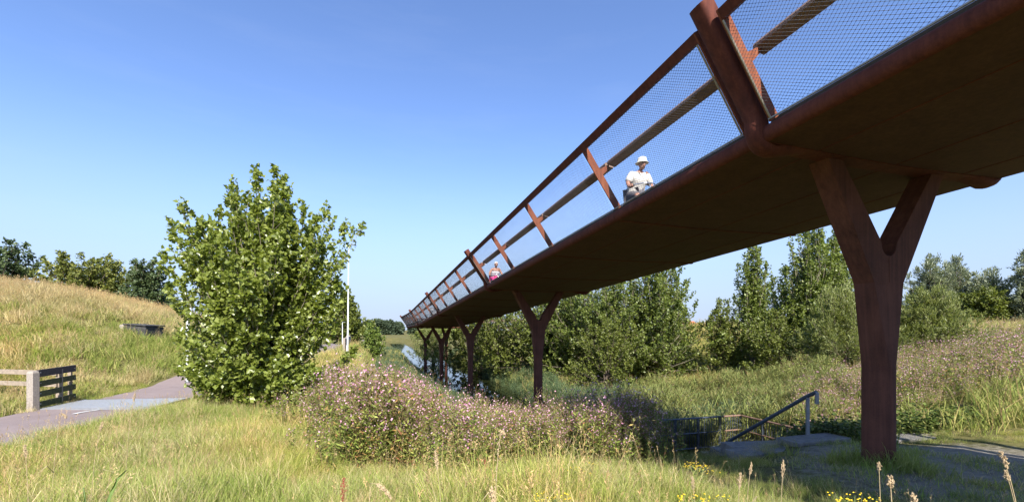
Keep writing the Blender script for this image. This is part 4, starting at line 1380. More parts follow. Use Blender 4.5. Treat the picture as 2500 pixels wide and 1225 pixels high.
# 6. reeds along the water and in the hollow
def reed(name, seed, n=16, h=(1.0, 1.8), cols=((0.115, 0.165, 0.070), (0.085, 0.135, 0.058), (0.16, 0.20, 0.085), (0.14, 0.18, 0.10))):
    g = np.random.default_rng(seed)
    V, F, C = [], [], []
    for i in range(n):
        a = g.uniform(0, 6.28); r = 0.3 * math.sqrt(g.random())
        p = np.array([r * math.cos(a), r * math.sin(a), -0.1]); hh = g.uniform(*h)
        d = unit(np.array([g.normal(0, 0.12), g.normal(0, 0.12), 1]))
        c0 = np.array(cols[g.integers(len(cols))]) * g.uniform(0.8, 1.2)
        for ph in (0, 1.57):
            sd = np.array([math.cos(ph), math.sin(ph), 0]) * 0.005
            o = len(V); V.extend([p - sd, p + sd, p + d * hh + sd * 0.3, p + d * hh - sd * 0.3])
            F.extend([(o, o + 1, o + 2), (o, o + 2, o + 3)]); C.extend([c0] * 4)
        for k in range(9):
            q = 0.25 + 0.72 * k / 9
            az = k * 2.6 + g.normal(0, 0.5)
            b_ = p + d * hh * q
            out = np.array([math.cos(az), math.sin(az), 0])
            L_ = g.uniform(0.28, 0.5)
            sd = np.array([-math.sin(az), math.cos(az), 0]) * 0.012
            m_ = b_ + out * L_ * 0.45 + np.array([0, 0, L_ * 0.5]); t_ = b_ + out * L_ * 0.95 + np.array([0, 0, L_ * g.uniform(0.2, 0.6)])
            o = len(V); V.extend([b_ - sd * 0.6, b_ + sd * 0.6, m_ + sd, m_ - sd, t_])
            F.extend([(o, o + 1, o + 2), (o, o + 2, o + 3), (o + 3, o + 2, o + 4)]); C.extend([c0 * g.uniform(0.85, 1.2)] * 5)
    me = np_mesh(name, np.array(V), np.array(F)); set_col(me, np.array(C))
    return me
REED = colattr_mat('reeds', 0.3, 0.5, 0.3)
src = [reed('reed', 400 + i) for i in range(3)]
def reedz(x, y, g):
    s, t = st(x, y)
    l, r, pin = canal_edges(s)
    left = (t > l - 4.5) & (t < l + 0.2) & (s > 13)
    right = (t < r + 2.6) & (t > r - 0.1) & (s > 14)
    hollow = (s > 9.5) & (s < 20) & (t > 2.2 + 0.1 * s) & (t < 8.5)
    ok = (left | right | hollow) & ~stair_zone(x, y) & (s < 75)
    ok &= ~low_zone(x, y)
    return ok & (g.random(len(x)) < np.clip(26 / np.maximum(y, 1), 0.35, 1))
x, y, g = sample(30000, -30, 16, 9, 72, 207, reedz)
s_, t_ = st(x, y)
l_, r_2, pin_ = canal_edges(s_)
dw = np.minimum(np.abs(t_ - l_), np.abs(t_ - r_2))
sc = g.uniform(0.55, 0.9, len(x)) * np.where(t_ < l_ + 0.3, 0.45, 0.8) * np.where(s_ < 14, 0.8, 1)
scatter('reeds', 'blue-green reeds lining the canal and filling the hollow', 'reeds', lift(x, y), src, REED, sc, 10, 0.1)
print('reeds', len(x))
srcg = [reed('hollow_weed', 410 + i, n=14, h=(0.8, 1.4), cols=((0.22, 0.24, 0.07), (0.17, 0.20, 0.055), (0.28, 0.26, 0.09))) for i in range(2)] + [willowherb('hollow_herb', 330, stems=7, fl=0.5, dry=0.1)]
x, y, g = sample(5000, 1, 16, 9, 26, 208, lambda x, y, g: (x > 0.22 * y + 0.5) & (x < 0.72 * y) & (y > 11.8) & ~low_zone(x, y) & ~canal_open(x, y) & (patchy(x, y, 0.6, 15) > 0.25))
scatter('hollow_herbs', 'pale yellow-green weeds growing in the hollow behind the railing', 'wildflowers', lift(x, y), srcg, REED, (0.4 + 0.7 * g.random(len(x)) ** 1.5) * (0.7 + 0.5 * patchy(x, y, 1.1, 44)), 11, 0.1)

# 7. bramble beside the steps and at the edge of the clearing
def bramble(name, seed):
    g = np.random.default_rng(seed)
    n = 90
    pos = np.stack([g.normal(0, 0.22, n), g.normal(0, 0.22, n), 0.08 + 0.34 * g.random(n)], 1)
    dd = g.normal(0, 1, (n, 3)); dd[:, 2] = -0.1 + 0.3 * g.normal(size=n)
    nr = g.normal(0, 0.35, (n, 3)); nr[:, 2] += 1
    ln = g.uniform(0.06, 0.11, n)
    V, F = leaf_arrays(pos, dd, nr, ln, ln * 0.75, 0.15)
    cols = np.array([(0.10, 0.145, 0.030), (0.15, 0.19, 0.045), (0.22, 0.24, 0.07), (0.07, 0.105, 0.024)])[g.integers(0, 4, n)] * g.uniform(0.8, 1.2, (n, 1))
    me = np_mesh(name, V, F); set_col(me, np.repeat(cols, 4, 0))
    return me
src = [bramble('bramble', 500 + i) for i in range(3)]
x, y, g = sample(6500, 3, 14, 7, 13.5, 209, lambda x, y, g: ((y > 8.0 + 0.3 * np.sin(x * 2)) & (y < 10.0) & (x > 5.3 - 0.05 * (y - 8)) & (x < 8.2 + 0.6 * np.sin(y * 2.3)) & (patchy(x, y, 1.6, 51) > 0.3)))
scatter('bramble', 'low leafy bramble between the steps and the near pillar', 'bramble', lift(x, y), src, HERB, g.uniform(0.45, 0.95, len(x)), 12, 0.25)

# ------------------------------------------------------------------ fence and cattle grid at the path
WOOD_DARK = plain('dark_wood', (0.060, 0.048, 0.045), 0.8, 0, 0.35, 18, 0.3)  # dark purple-brown timber of the top board
WOOD_MOSS = plain('mossy_wood', (0.070, 0.075, 0.022), 0.85, 0, 0.4, 12, 0.3)
WOOD_PALE = plain('weathered_wood', (0.27, 0.215, 0.16), 0.85, 0, 0.25, 14, 0.3)
CONC = plain('weathered_concrete', (0.29, 0.25, 0.21), 0.9, 0, 0.25, 35, 0.4)
GALV = plain('galvanised_steel', (0.26, 0.27, 0.285), 0.45, 0.35, 0.12, 20)
DARK_STEEL = plain('old_railing_steel', (0.085, 0.10, 0.125), 0.55, 0.3, 0.3, 14)
RUSTY_LIT_RAIL = plain('rusty_lit_rail', (0.20, 0.12, 0.085), 0.7, 0.1, 0.35, 14)  # rust of the right-hand rails, also paints the sunlit stretch at the bend
WHITE_PAINT = plain('white_paint', (0.60, 0.61, 0.62), 0.4, 0, 0.06, 10)
NAIL = plain('nail_head', (0.6, 0.6, 0.6), 0.4, 0.8, 0.05, 10)

f0 = np.array([-12.40, 11.75]); f1 = np.array([-12.87, 13.30])
fd = unit(f1 - f0); fn = np.array([fd[1], -fd[0]])
fz = -0.45
fence = empty('board_fence', (f0[0], f0[1], fz), 'dark mossy board fence panel beside the cattle grid', 'fence')
def fpt(al, off, z):
    q = f0 + fd * al + fn * off
    return (q[0] - f0[0], q[1] - f0[1], z)
FL = float(np.linalg.norm(f1 - f0))
def board(name, a0, a1, off, th, z0, z1, mat, par, rise=0.0, bev=0.004):
    mb = MB()
    mb.hexa([fpt(a0, off, z0), fpt(a1, off, z0 + rise), fpt(a1, off + th, z0 + rise), fpt(a0, off + th, z0),
             fpt(a0, off, z1), fpt(a1, off, z1 + rise), fpt(a1, off + th, z1 + rise), fpt(a0, off + th, z1)])
    return mb.build(name, mat, par, bevel=bev)
for (z0, z1, mt, rs) in ((0.86, 1.05, WOOD_DARK, 0.02), (0.60, 0.75, WOOD_MOSS, 0.03), (0.33, 0.48, WOOD_MOSS, 0.03), (0.06, 0.21, WOOD_MOSS, 0.02)):
    bo = board('board', 0.08, FL, 0.0, 0.045, z0, z1, mt, fence, rs)
    for al in (0.14, FL - 0.07):
        mb = MB(); c = fpt(al, 0.047, (z0 + z1) / 2 + 0.02); mb.sphere(c, 0.011, 6, 4)
        mb.build('nail', NAIL, bo)
for al in (0.10, FL * 0.62, FL - 0.10):
    board('post', al - 0.04, al + 0.04, -0.085, 0.08, -0.3, 0.98, WOOD_PALE, fence)
mb = MB()
for z in (0,):
    c = fpt(-0.02, -0.02, 0)
    mb.loft([[(c[0] + a * 0.085, c[1] + b_ * 0.085, zz) for (a, b_) in ((-1, -1), (1, -1), (1, 1), (-1, 1))] for zz in (-0.3, 0.98)] +
            [[(c[0] + a * 0.06, c[1] + b_ * 0.06, 1.03) for (a, b_) in ((-1, -1), (1, -1), (1, 1), (-1, 1))]])
mb.build('concrete_post', CONC, fence, bevel=0.006)

rail = empty('rail_fence', (-12.6, 12.6, -0.45), 'pale two-rail timber fence running left from the board fence', 'fence')
for (z, h) in ((0.90, 0.13), (0.58, 0.12)):
    for k in range(3):
        xa, xb = -0.1 - k * 2.4, -0.1 - (k + 1) * 2.4 + 0.01
        ga = H(-12.6 + xa, 12.6 + 0.05 * k) + 0.45; gb = H(-12.6 + xb, 12.6 + 0.05 * (k + 1)) + 0.45
        ga *= 0.4; gb *= 0.4
        mb = MB()
        ya, yb = 0.0 + 0.16 * k, 0.16 * (k + 1)
        mb.hexa([(xa, ya, z - h / 2 + ga), (xb, yb, z - h / 2 + gb), (xb, yb + 0.05, z - h / 2 + gb), (xa, ya + 0.05, z - h / 2 + ga),
                 (xa, ya, z + h / 2 + ga), (xb, yb, z + h / 2 + gb), (xb, yb + 0.05, z + h / 2 + gb), (xa, ya + 0.05, z + h / 2 + ga)])
        mb.build('rail', WOOD_PALE, rail, bevel=0.005)
for k in range(4):
    xa = -0.1 - k * 2.4
    mb = MB(); mb.box((xa, 0.16 * k + 0.10, 0.35 + 0.1 * k), (0.11, 0.09, 1.3 + 0.1 * k)); mb.build('post', WOOD_PALE, rail, bevel=0.006)

# cattle grid: galvanised bars in a frame across the path
cg_y0, cg_y1 = 12.05, 13.55
c_, d_, n_2 = path_at((cg_y0 + cg_y1) / 2)
cgz = max(H(*(c_ + n_2 * w_)) for w_ in (-1.4, 0, 1.4)) + 0.06
grid = empty('cattle_grid', (c_[0], c_[1], cgz), 'flat galvanised cattle grid laid across the red cycle path', 'cattle grid')
ang = math.atan2(d_[1], d_[0])
nb = 17
for k in range(nb):
    al = -0.75 + 1.5 * (k + 0.5) / nb
    mb = MB()
    q = d_ * al
    mb.box((q[0], q[1], 0.0), (0.055, 2.74, 0.05), ang)
    mb.build('bar', GALV, grid, bevel=0.008)
for sgn in (-1, 1):
    q = n_2 * 1.40 * sgn
    mb = MB(); mb.box((q[0], q[1], -0.01), (1.6, 0.05, 0.07), ang); mb.build('side_frame', GALV, grid)
for sgn in (-1, 1):
    q = d_ * 0.775 * sgn
    mb = MB(); mb.box((q[0], q[1], -0.012), (0.04, 2.85, 0.06), ang); mb.build('end_frame', GALV, grid)
mb = MB(); mb.box((0, 0, -0.045), (1.5, 2.7, 0.02), ang); mb.build('pit_floor', DARK_STEEL, grid)

# white sign pole left of the poplar, street lamp behind it
def pole_at(u, d):
    x = (u - 1250) / 1104.5 * d
    return x, d, H(x, d)
px_, py_, pz_ = pole_at(457, 17.5)
sp = empty('sign_pole', (px_, py_, pz_), 'white pole with a small blue sign half hidden left of the poplar', 'sign')
mb = MB(); mb.tube([(0, 0, -0.3), (0.03, 0, 2.9)], 0.055, 12); smooth_by_angle(mb.build('pole', WHITE_PAINT, sp))
mb = MB(); mb.tube([(0, 0, 0.0), (0.0, 0, 0.12)], 0.075, 12); smooth_by_angle(mb.build('collar', GALV, sp))
BLUE = plain('blue_sign', (0.03, 0.12, 0.42), 0.4, 0, 0.05, 5)
mb = MB(); mb.box((-0.02, -0.07, 1.98), (0.34, 0.02, 0.14)); mb.build('sign_plate', BLUE, sp, bevel=0.004)
mb = MB(); mb.box((-0.02, -0.052, 1.98), (0.06, 0.05, 0.05)); mb.build('clamp', GALV, sp)

lx, ly, lz = pole_at(848, 42)
lamp = empty('street_lamp', (lx, ly, lz), 'tall white street lamp with a flat arm at the right of the poplar', 'street lamp')
lh = EYE + (804.5 - 597) * 42 / 1104.5 - lz
mb = MB(); mb.tube([(0, 0, -0.3), (0, 0, 1.2), (0.03, 0, 1.25), (0.14, 0, lh - 0.1)], [0.10, 0.10, 0.075, 0.05], 12); smooth_by_angle(mb.build('pole', WHITE_PAINT, lamp))
mb = MB()
mb.tube([(0.14, 0, lh - 0.12), (0.2, -0.01, lh - 0.03), (0.36, -0.02, lh)], 0.03, 8); mb.build('arm', WHITE_PAINT, lamp)
mb = MB(); mb.hexa([(0.26, -0.11, lh - 0.05), (0.72, -0.10, lh + 0.01), (0.72, 0.06, lh + 0.01), (0.26, 0.07, lh - 0.05), (0.26, -0.11, lh + 0.04), (0.72, -0.10, lh + 0.055), (0.72, 0.06, lh + 0.055), (0.26, 0.07, lh + 0.04)])
lhd = mb.build('lamp_head', GALV, lamp, bevel=0.012)
mb = MB(); mb.hexa([(0.42, -0.08, lh - 0.036), (0.68, -0.075, lh - 0.002), (0.68, 0.035, lh - 0.002), (0.42, 0.04, lh - 0.036), (0.42, -0.08, lh - 0.03), (0.68, -0.075, lh + 0.004), (0.68, 0.035, lh + 0.004), (0.42, 0.04, lh - 0.03)])
mb.build('lens', plain('lamp_lens', (0.7, 0.7, 0.68), 0.2), lhd)
for i, (u, d, vt, lb) in enumerate(((836, 70, 786, 'small distant lamp post just left of the street lamp'), (855, 95, 795, 'tiny far lamp post just right of the street lamp'))):
    x_, y_, z_ = pole_at(u, d)
    sl = empty('lamp_post', (x_, y_, z_), lb, 'lamp post', 'far lamp posts')
    hh = EYE + (804.5 - vt) * d / 1104.5 - z_
    mb = MB(); mb.tube([(0, 0, -0.2), (0, 0, hh)], [0.08, 0.05], 8); mb.build('pole', WHITE_PAINT, sl)
    mb = MB(); mb.box((0.2, 0, hh), (0.5, 0.14, 0.07)); mb.build('lamp_head', GALV, sl, bevel=0.02)

# low wall of panels along the far left bank
wall = empty('panel_wall', (0, 0, 0), 'grey-brown panel wall beside the path beyond the poplar', 'wall')
GRAF, nt, b = new_mat('sprayed_wall')
n1 = wnoise(nt, 0.9, 5, 0.6)
r1 = ramp(nt, n1.outputs['Fac'], [(0.3, (0.12, 0.10, 0.09)), (0.48, (0.24, 0.20, 0.18)), (0.56, (0.20, 0.22, 0.27)), (0.7, (0.33, 0.27, 0.24))])
nt.links.new(r1.outputs[0], b.inputs['Base Color']); b.inputs['Roughness'].default_value = 0.9
wa, wb = np.array([-16.8, 45.0]), np.array([-37.0, 105.0])
np_ = 14
for k in range(np_):
    p0 = wa + (wb - wa) * k / np_; p1 = wa + (wb - wa) * (k + 0.985) / np_
    nn = unit(np.array([(wb - wa)[1], -(wb - wa)[0]]))
    z0 = min(H(*p0), H(*p1)) - 0.2; z1 = max(H(*p0), H(*p1)) + 1.45 + (0.15 if k % 3 == 0 else 0)
    mb = MB()
    q = p0 + nn * 0.15; r__ = p1 + nn * 0.15
    mb.hexa([(*p0, z0), (*p1, z0), (*r__, z0), (*q, z0), (*p0, z1), (*p1, z1), (*r__, z1), (*q, z1)])
    mb.build('wall_panel', GRAF, wall)
    mb = MB(); mb.box((*(p0 + nn * 0.06), (z0 + z1) / 2 + 0.04), (0.22, 0.30, z1 - z0 + 0.08), math.atan2(nn[1], nn[0])); mb.build('wall_post', CONC, wall)

# old bunker front in the dyke
bx_, by_ = -17.75, 21.2
bz_ = EYE + (804.5 - 783) * by_ / 1104.5 - 0.70
bun = empty('bunker_front', (bx_, by_, bz_ - 0.04), 'dark concrete bunker front sunk into the grassy dyke', 'bunker')
BUNK = plain('shaded_concrete', (0.045, 0.043, 0.042), 0.95, 0, 0.45, 6, 0.5)  # near-black colour stands in for the shade on the front
mb = MB()
mb.hexa([(-0.50, -0.05, -0.2), (0.55, 0.15, -0.3), (0.45, 1.4, -0.3), (-0.55, 1.1, -0.2), (-0.50, -0.02, 0.56), (0.55, 0.18, 0.48), (0.45, 1.4, 0.46), (-0.55, 1.1, 0.56)])
mb.build('front_wall', BUNK, bun, bevel=0.03)
mb = MB(); mb.hexa([(-0.78, -0.10, 0.28), (-0.51, -0.08, 0.26), (-0.51, 0.6, 0.28), (-0.78, 0.6, 0.3), (-0.76, -0.06, 0.56), (-0.51, -0.04, 0.60), (-0.51, 0.6, 0.60), (-0.76, 0.6, 0.56)])
mb.build('stone_block', CONC, bun, bevel=0.03)
mb = MB(); mb.hexa([(-0.55, -0.08, 0.57), (0.60, 0.12, 0.49), (0.5, 1.45, 0.49), (-0.6, 1.15, 0.57), (-0.55, -0.08, 0.62), (0.60, 0.12, 0.54), (0.5, 1.45, 0.54), (-0.6, 1.15, 0.62)])
mb.build('roof_slab', BUNK, bun, bevel=0.015)
bun.scale = (0.8, 1, 1)

# ------------------------------------------------------------------ steps, handrail and canal railing
SLAB = plain('paving_concrete', (0.20, 0.185, 0.165), 0.9, 0, 0.3, 9, 0.3)
stp = empty('concrete_steps', (4.75, 7.45, 0), 'flight of concrete steps descending towards the canal beside the near pillar', 'steps')
sdir = unit(np.array([-0.11, 1.0])); sn = np.array([sdir[1], -sdir[0]])
zt = -0.22
for k in range(9):
    c = sdir * (0.15 + 0.34 * k)
    mb = MB(); mb.box((c[0] - sn[0] * 0.62, c[1] - sn[1] * 0.62, zt - 0.17 * k - 0.22), (1.15, 0.36, 0.40), math.atan2(sn[1], sn[0]))
    mb.build('step', SLAB, stp, bevel=0.008)
kerb = empty('paving_kerb', (4.75, 7.3, 0), 'pale concrete kerb along the edge of the clearing at the steps', 'kerb')
kp = [(-1.35, -0.42), (-0.35, -0.05), (0.75, 0.32), (1.9, 0.62), (3.0, 0.75)]
for (a, c) in zip(kp[:-1], kp[1:]):
    d = np.array(c) - np.array(a); L_ = np.linalg.norm(d)
    mid = (np.array(a) + np.array(c)) / 2
    mb = MB(); mb.box((mid[0], mid[1], H(4.75 + mid[0], 7.3 + mid[1]) - 0.02), (L_ - 0.012, 0.42, 0.16), math.atan2(d[1], d[0]))
    mb.build('kerb_stone', SLAB, kerb, bevel=0.01)

hx, hy = 4.98, 7.62
hz_ = H(hx, hy)
hrail = empty('stair_handrail', (hx, hy, hz_), 'sloping grey steel handrail with an upright post at the top of the steps', 'handrail')
topz = EYE + (804.5 - 968) * hy / 1104.5 - hz_
mb = MB(); mb.box((0, 0, topz / 2 - 0.15), (0.05, 0.05, topz + 0.28), -0.2); mb.build('post', GALV, hrail, bevel=0.006)
ex, ey = ray_point(1742, 9.5, 0)[0] - hx, 9.5 - hy
ez = EYE - (1098 - 804.5) * 9.5 / 1104.5 - hz_
mb = MB(); mb.tube([(0.04, -0.16, topz + 0.10), (0, 0, topz + 0.015), (ex, ey, ez)], 0.032, 10); smooth_by_angle(mb.build('sloping_rail', DARK_STEEL, hrail), 60)
mb = MB(); mb.box((0.045, -0.165, topz + 0.0), (0.05, 0.05, 0.19), -0.2); mb.build('end_return', GALV, hrail, bevel=0.005)
mb = MB(); mb.box((ex, ey, ez - 0.45), (0.05, 0.05, 0.9), -0.2); mb.build('post', GALV, hrail, bevel=0.006)
mb = MB(); mb.box((0, 0, 0.0), (0.34, 0.26, 0.05), -0.2); mb.build('base_block', SLAB, hrail, bevel=0.01)

ra = np.array([2.6, 11.45]); rb = np.array(ray_point(1590, 11.6, 0)[:2]); rc_ = np.array(ray_point(1808, 12.8, 0)[:2]); rd = np.array(ray_point(1992, 10.6, 0)[:2])
topzs = [EYE - (1034 - 804.5) * 11.45 / 1104.5, EYE - (1027 - 804.5) * 11.6 / 1104.5, EYE - (1013 - 804.5) * 12.8 / 1104.5, EYE - (1056 - 804.5) * 10.6 / 1104.5]
rail2 = empty('canal_railing', (rc_[0], rc_[1], -1.6), 'dark barred steel railing with a bend at the canal head', 'railing')
pts2 = [ra, rb, rc_, rd]
def rp(k, f, z):
    q = pts2[k] * (1 - f) + pts2[k + 1] * f
    return (q[0] - rc_[0], q[1] - rc_[1], topzs[k] * (1 - f) + topzs[k + 1] * f + z + 1.6)
for k in range(3):
    mt = DARK_STEEL
    for dz, nm in ((0.0, 'top_rail'), (-0.40, 'middle_rail'), (-0.80, 'bottom_rail')):
        if k == 1:
            mb = MB(); mb.tube([rp(k, 0, dz), rp(k, 0.78, dz)], 0.025 if dz > -0.1 else 0.02, 8); mb.build(nm, DARK_STEEL, rail2)
            mb = MB(); mb.tube([rp(k, 0.78, dz), rp(k, 1.0, dz)], 0.026 if dz > -0.1 else 0.021, 8); mb.build(nm, RUSTY_LIT_RAIL, rail2)  # lighter end stretch: sunlight at the bend put into the colour
        else:
            mb = MB(); mb.tube([rp(k, 0, dz), rp(k, 1, dz)], 0.025 if dz > -0.1 else 0.02, 8); mb.build(nm, DARK_STEEL if k == 0 else RUSTY_LIT_RAIL, rail2)
    L_ = float(np.linalg.norm(pts2[k + 1] - pts2[k]))
    nbar = int(L_ / 0.085)
    npost = max(1, round(L_ / 0.75))
    for i in range(nbar):
        f = (i + 0.5) / nbar
        mb = MB(); mb.tube([rp(k, f, -0.02), rp(k, f, -0.79)], 0.009, 5, caps=False); mb.build('bar', DARK_STEEL, rail2)
    for i in range(npost + (1 if k == 2 else 0)):
        f = i / npost
        mb = MB(); q = rp(k, f, -0.02); mb.tube([q, (q[0], q[1], q[2] - 1.1)], 0.02, 6); mb.build('post', DARK_STEEL, rail2)

# ------------------------------------------------------------------ far things
def far_wood(name, label, u0, u1, d, top0, top1, seed, mat, n=9000, leaf=1.1, base=-2.0, depth=26):
    g = np.random.default_rng(seed)
    x0, x1 = (u0 - 1250) / 1104.5 * d, (u1 - 1250) / 1104.5 * d
    # many round crowns side by side, read as one mass
    nc = int(abs(x1 - x0) / 5.0) + 2
    P_ = []
    for i in range(nc * 2):
        cx = g.uniform(x0, x1); k = (cx - x0) / (x1 - x0)
        tv = top0 + (top1 - top0) * k + g.normal(0, 2.0)
        cy = d + g.uniform(0, depth)
        h = (EYE + (804.5 - tv) * d / 1104.5 - base) * g.uniform(0.72, 1.0)
        r = g.uniform(2.6, 4.6)
        m_ = int(n / (nc * 2))
        th = g.uniform(0, 6.28, m_); zz = g.random(m_) ** 0.8
        rr_ = r * np.sqrt(np.clip(1 - (np.abs(zz - 0.42) / 0.6) ** 2.4, 0.02, 1)) * (0.75 + 0.3 * g.random(m_))
        P_.append(np.stack([cx + rr_ * np.cos(th), cy + rr_ * np.sin(th), base + h * zz], 1))
    pos = np.concatenate(P_); m_ = len(pos)
    dd = g.normal(0, 1, (m_, 3)); nr = g.normal(0, 0.7, (m_, 3)); nr[:, 2] += 0.5; nr[:, 1] -= 0.5
    ln = leaf * g.uniform(0.6, 1.3, m_)
    V, F = leaf_arrays(pos, dd, nr, ln, ln * 0.8)
    me = np_mesh(name, V, F); set_attr(me, 'tint', np.repeat(g.beta(2, 2, m_), 4)); me.materials.append(mat)
    return tag(link(bpy.data.objects.new(name, me)), label, 'wood', kind='stuff')
FARLEAF = foliage_mat('far_wood_leaf', [(0.0, (0.030, 0.048, 0.026)), (0.5, (0.052, 0.074, 0.040)), (1.0, (0.085, 0.108, 0.056))], 0.2, 0.6, spec=0.2)
far_wood('far_wood', 'blue-green wood on the horizon beyond the canal', 860, 1120, 300, 778, 790, 61, FARLEAF, 26000, 1.5)
far_wood('hedge_bushes', 'row of green bushes beyond the far meadow under the bridge end', 985, 1180, 150, 801, 800, 62, ALDER, 12000, 0.8, base=-1.8, depth=8)
far_wood('horizon_wood', 'low hazy wood on the horizon in the gap between the trees', 1660, 1800, 320, 782, 783, 63, FARLEAF, 9000, 1.4, base=-1.5)
far_wood('left_far_wood', 'low wood on the horizon behind the left bank', 380, 880, 260, 786, 780, 64, FARLEAF, 20000, 1.4, base=-1.5)
far_wood('right_far_wood', 'low wood on the horizon behind the right meadow', 2100, 2700, 200, 770, 765, 65, FARLEAF, 16000, 1.2, base=-1.5)

def on_far(u, d, z=-1.7):
    return ((u - 1250) / 1104.5 * d, d, z)
bl = on_far(1058, 420)
tower = empty('apartment_block', bl, 'grey apartment block far away, seen through the railing of the bridge', 'building')
GREYW = plain('grey_facade', (0.26, 0.27, 0.30), 0.8, 0, 0.08, 0.2)
WIN = plain('window_glass', (0.10, 0.12, 0.15), 0.2, 0, 0.1, 0.5)
ROOFG = plain('grey_roof', (0.28, 0.29, 0.31), 0.8, 0, 0.08, 0.2)
s1 = 420 / 1104.5
hT = EYE + (804.5 - 752) * s1 + 1.7
def tbox(name, mat, x0, x1, y0, y1, z0, z1, par=tower):
    mb = MB(); mb.hexa([(x0, y0, z0), (x1, y0, z0), (x1, y1, z0), (x0, y1, z0), (x0, y0, z1), (x1, y0, z1), (x1, y1, z1), (x0, y1, z1)])
    return mb.build(name, mat, par)
tbox('wall', GREYW, -10 * s1, 1 * s1, 0, 14, 0, hT)
tbox('wall', GREYW, 1 * s1 + 0.02, 14 * s1, 1.0, 15, 0, hT - 3.0)
for k in range(7):
    z0 = 1.0 + k * 3.1
    for (xa, xb, y_) in ((-9 * s1, -4.6 * s1, 0), (-4 * s1, 0.2 * s1, 0), (2 * s1, 6.8 * s1, 1.0), (7.6 * s1, 13 * s1, 1.0)):
        if z0 + 1.6 < (hT if y_ == 0 else hT - 3.0):
            tbox('window', WIN, xa, xb, y_ - 0.06, y_ + 0.05, z0, z0 + 1.5)
tbox('roof_edge', ROOFG, -10.3 * s1, 1.2 * s1, -0.3, 14.2, hT, hT + 0.5)
tbox('roof_edge', ROOFG, 1.25 * s1, 14.3 * s1, 0.7, 15.2, hT - 3.0, hT - 2.5)

hb = on_far(1692, 240, -1.5)
house = empty('farmhouse', hb, 'small house with an orange tiled roof in the gap between the trees', 'house')
s2 = 240 / 1104.5
BRICK = plain('pink_brick', (0.42, 0.25, 0.20), 0.85, 0, 0.1, 1)
ROOFO = plain('orange_tiles', (0.45, 0.15, 0.07), 0.8, 0, 0.15, 2)
eav = EYE + (804.5 - 793) * s2 + 1.5; rdg = EYE + (804.5 - 783) * s2 + 1.5
tbox('wall', BRICK, -16 * s2, 12 * s2, 0, 8, 0, eav, house)
mb = MB(); mb.add([(-17 * s2, -0.4, eav), (13 * s2, -0.4, eav), (13 * s2, 8.4, eav), (-17 * s2, 8.4, eav), (-11 * s2, 4, rdg), (9 * s2, 4, rdg)], [(0, 1, 5, 4), (2, 3, 4, 5), (1, 2, 5), (3, 0, 4), (3, 2, 1, 0)])
rf = mb.build('roof', ROOFO, house)
tbox('chimney', BRICK, -8 * s2, -6 * s2, 3.2, 4.4, rdg - 1.0, rdg + 0.9, rf)
for xa in (-12, -6, 2, 7):
    tbox('window', WIN, xa * s2, (xa + 3) * s2, -0.05, 0.05, eav - 2.2, eav - 0.8, house)
cb = on_far(1746, 150, -1.5)
chim = empty('beacon_mast', cb, 'thin pale mast with a dark head left of the slender aspen', 'mast')
s3 = 150 / 1104.5
ct_ = EYE + (804.5 - 756) * s3 + 1.5
mb = MB(); mb.tube([(0, 0, -0.5), (0, 0, ct_ - 0.9)], [0.3, 0.24], 10); smooth_by_angle(mb.build('mast_pole', GREYW, chim))
mb = MB(); mb.box((0, 0, ct_ - 0.4), (0.75, 0.75, 1.0)); mb.build('mast_head', plain('dark_red_paint', (0.12, 0.05, 0.045), 0.6), chim, bevel=0.05)

# ------------------------------------------------------------------ cyclists on the bridge
SKIN = plain('skin', (0.36, 0.18, 0.12), 0.55, 0, 0.08, 20)
HAIR_W = plain('white_hair', (0.62, 0.60, 0.57), 0.8, 0, 0.12, 40)
SHIRT = plain('white_shirt', (0.58, 0.55, 0.49), 0.85, 0, 0.06, 12)
HAT = plain('white_hat', (0.62, 0.60, 0.52), 0.85, 0, 0.06, 12)
SHORTS = plain('grey_shorts', (0.11, 0.10, 0.11), 0.85, 0, 0.2, 14)
PINK = plain('pink_trousers', (0.62, 0.04, 0.20), 0.8, 0, 0.1, 14)
RUBBER = plain('black_rubber', (0.02, 0.02, 0.02), 0.7, 0, 0.2, 10)
BIKE_BLK = plain('black_bike_paint', (0.03, 0.03, 0.035), 0.35, 0.2, 0.1, 10)
BIKE_RED = plain('red_bike_paint', (0.28, 0.03, 0.04), 0.35, 0.1, 0.1, 10)
CHROME = plain('chrome', (0.65, 0.65, 0.66), 0.2, 0.9, 0.05, 10)
BAG_B = plain('blue_bag', (0.03, 0.07, 0.30), 0.7, 0, 0.15, 12)
BAG_R = plain('dark_red_bag', (0.22, 0.03, 0.05), 0.7, 0, 0.15, 12)
STRIPE, nt, b = new_mat('striped_top')
tc = nt.nodes.new('ShaderNodeTexCoord'); sx = nt.nodes.new('ShaderNodeSeparateXYZ'); nt.links.new(tc.outputs['Object'], sx.inputs[0])
mth = nt.nodes.new('ShaderNodeMath'); mth.operation = 'MULTIPLY'; mth.inputs[1].default_value = 9.0; nt.links.new(sx.outputs['Z'], mth.inputs[0])
fr_ = nt.nodes.new('ShaderNodeMath'); fr_.operation = 'FRACT'; nt.links.new(mth.outputs[0], fr_.inputs[0])
rr1 = ramp(nt, fr_.outputs[0], [(0.55, (0.62, 0.58, 0.60)), (0.62, (0.20, 0.17, 0.20))]); nt.links.new(rr1.outputs[0], b.inputs['Base Color']); b.inputs['Roughness'].default_value = 0.85

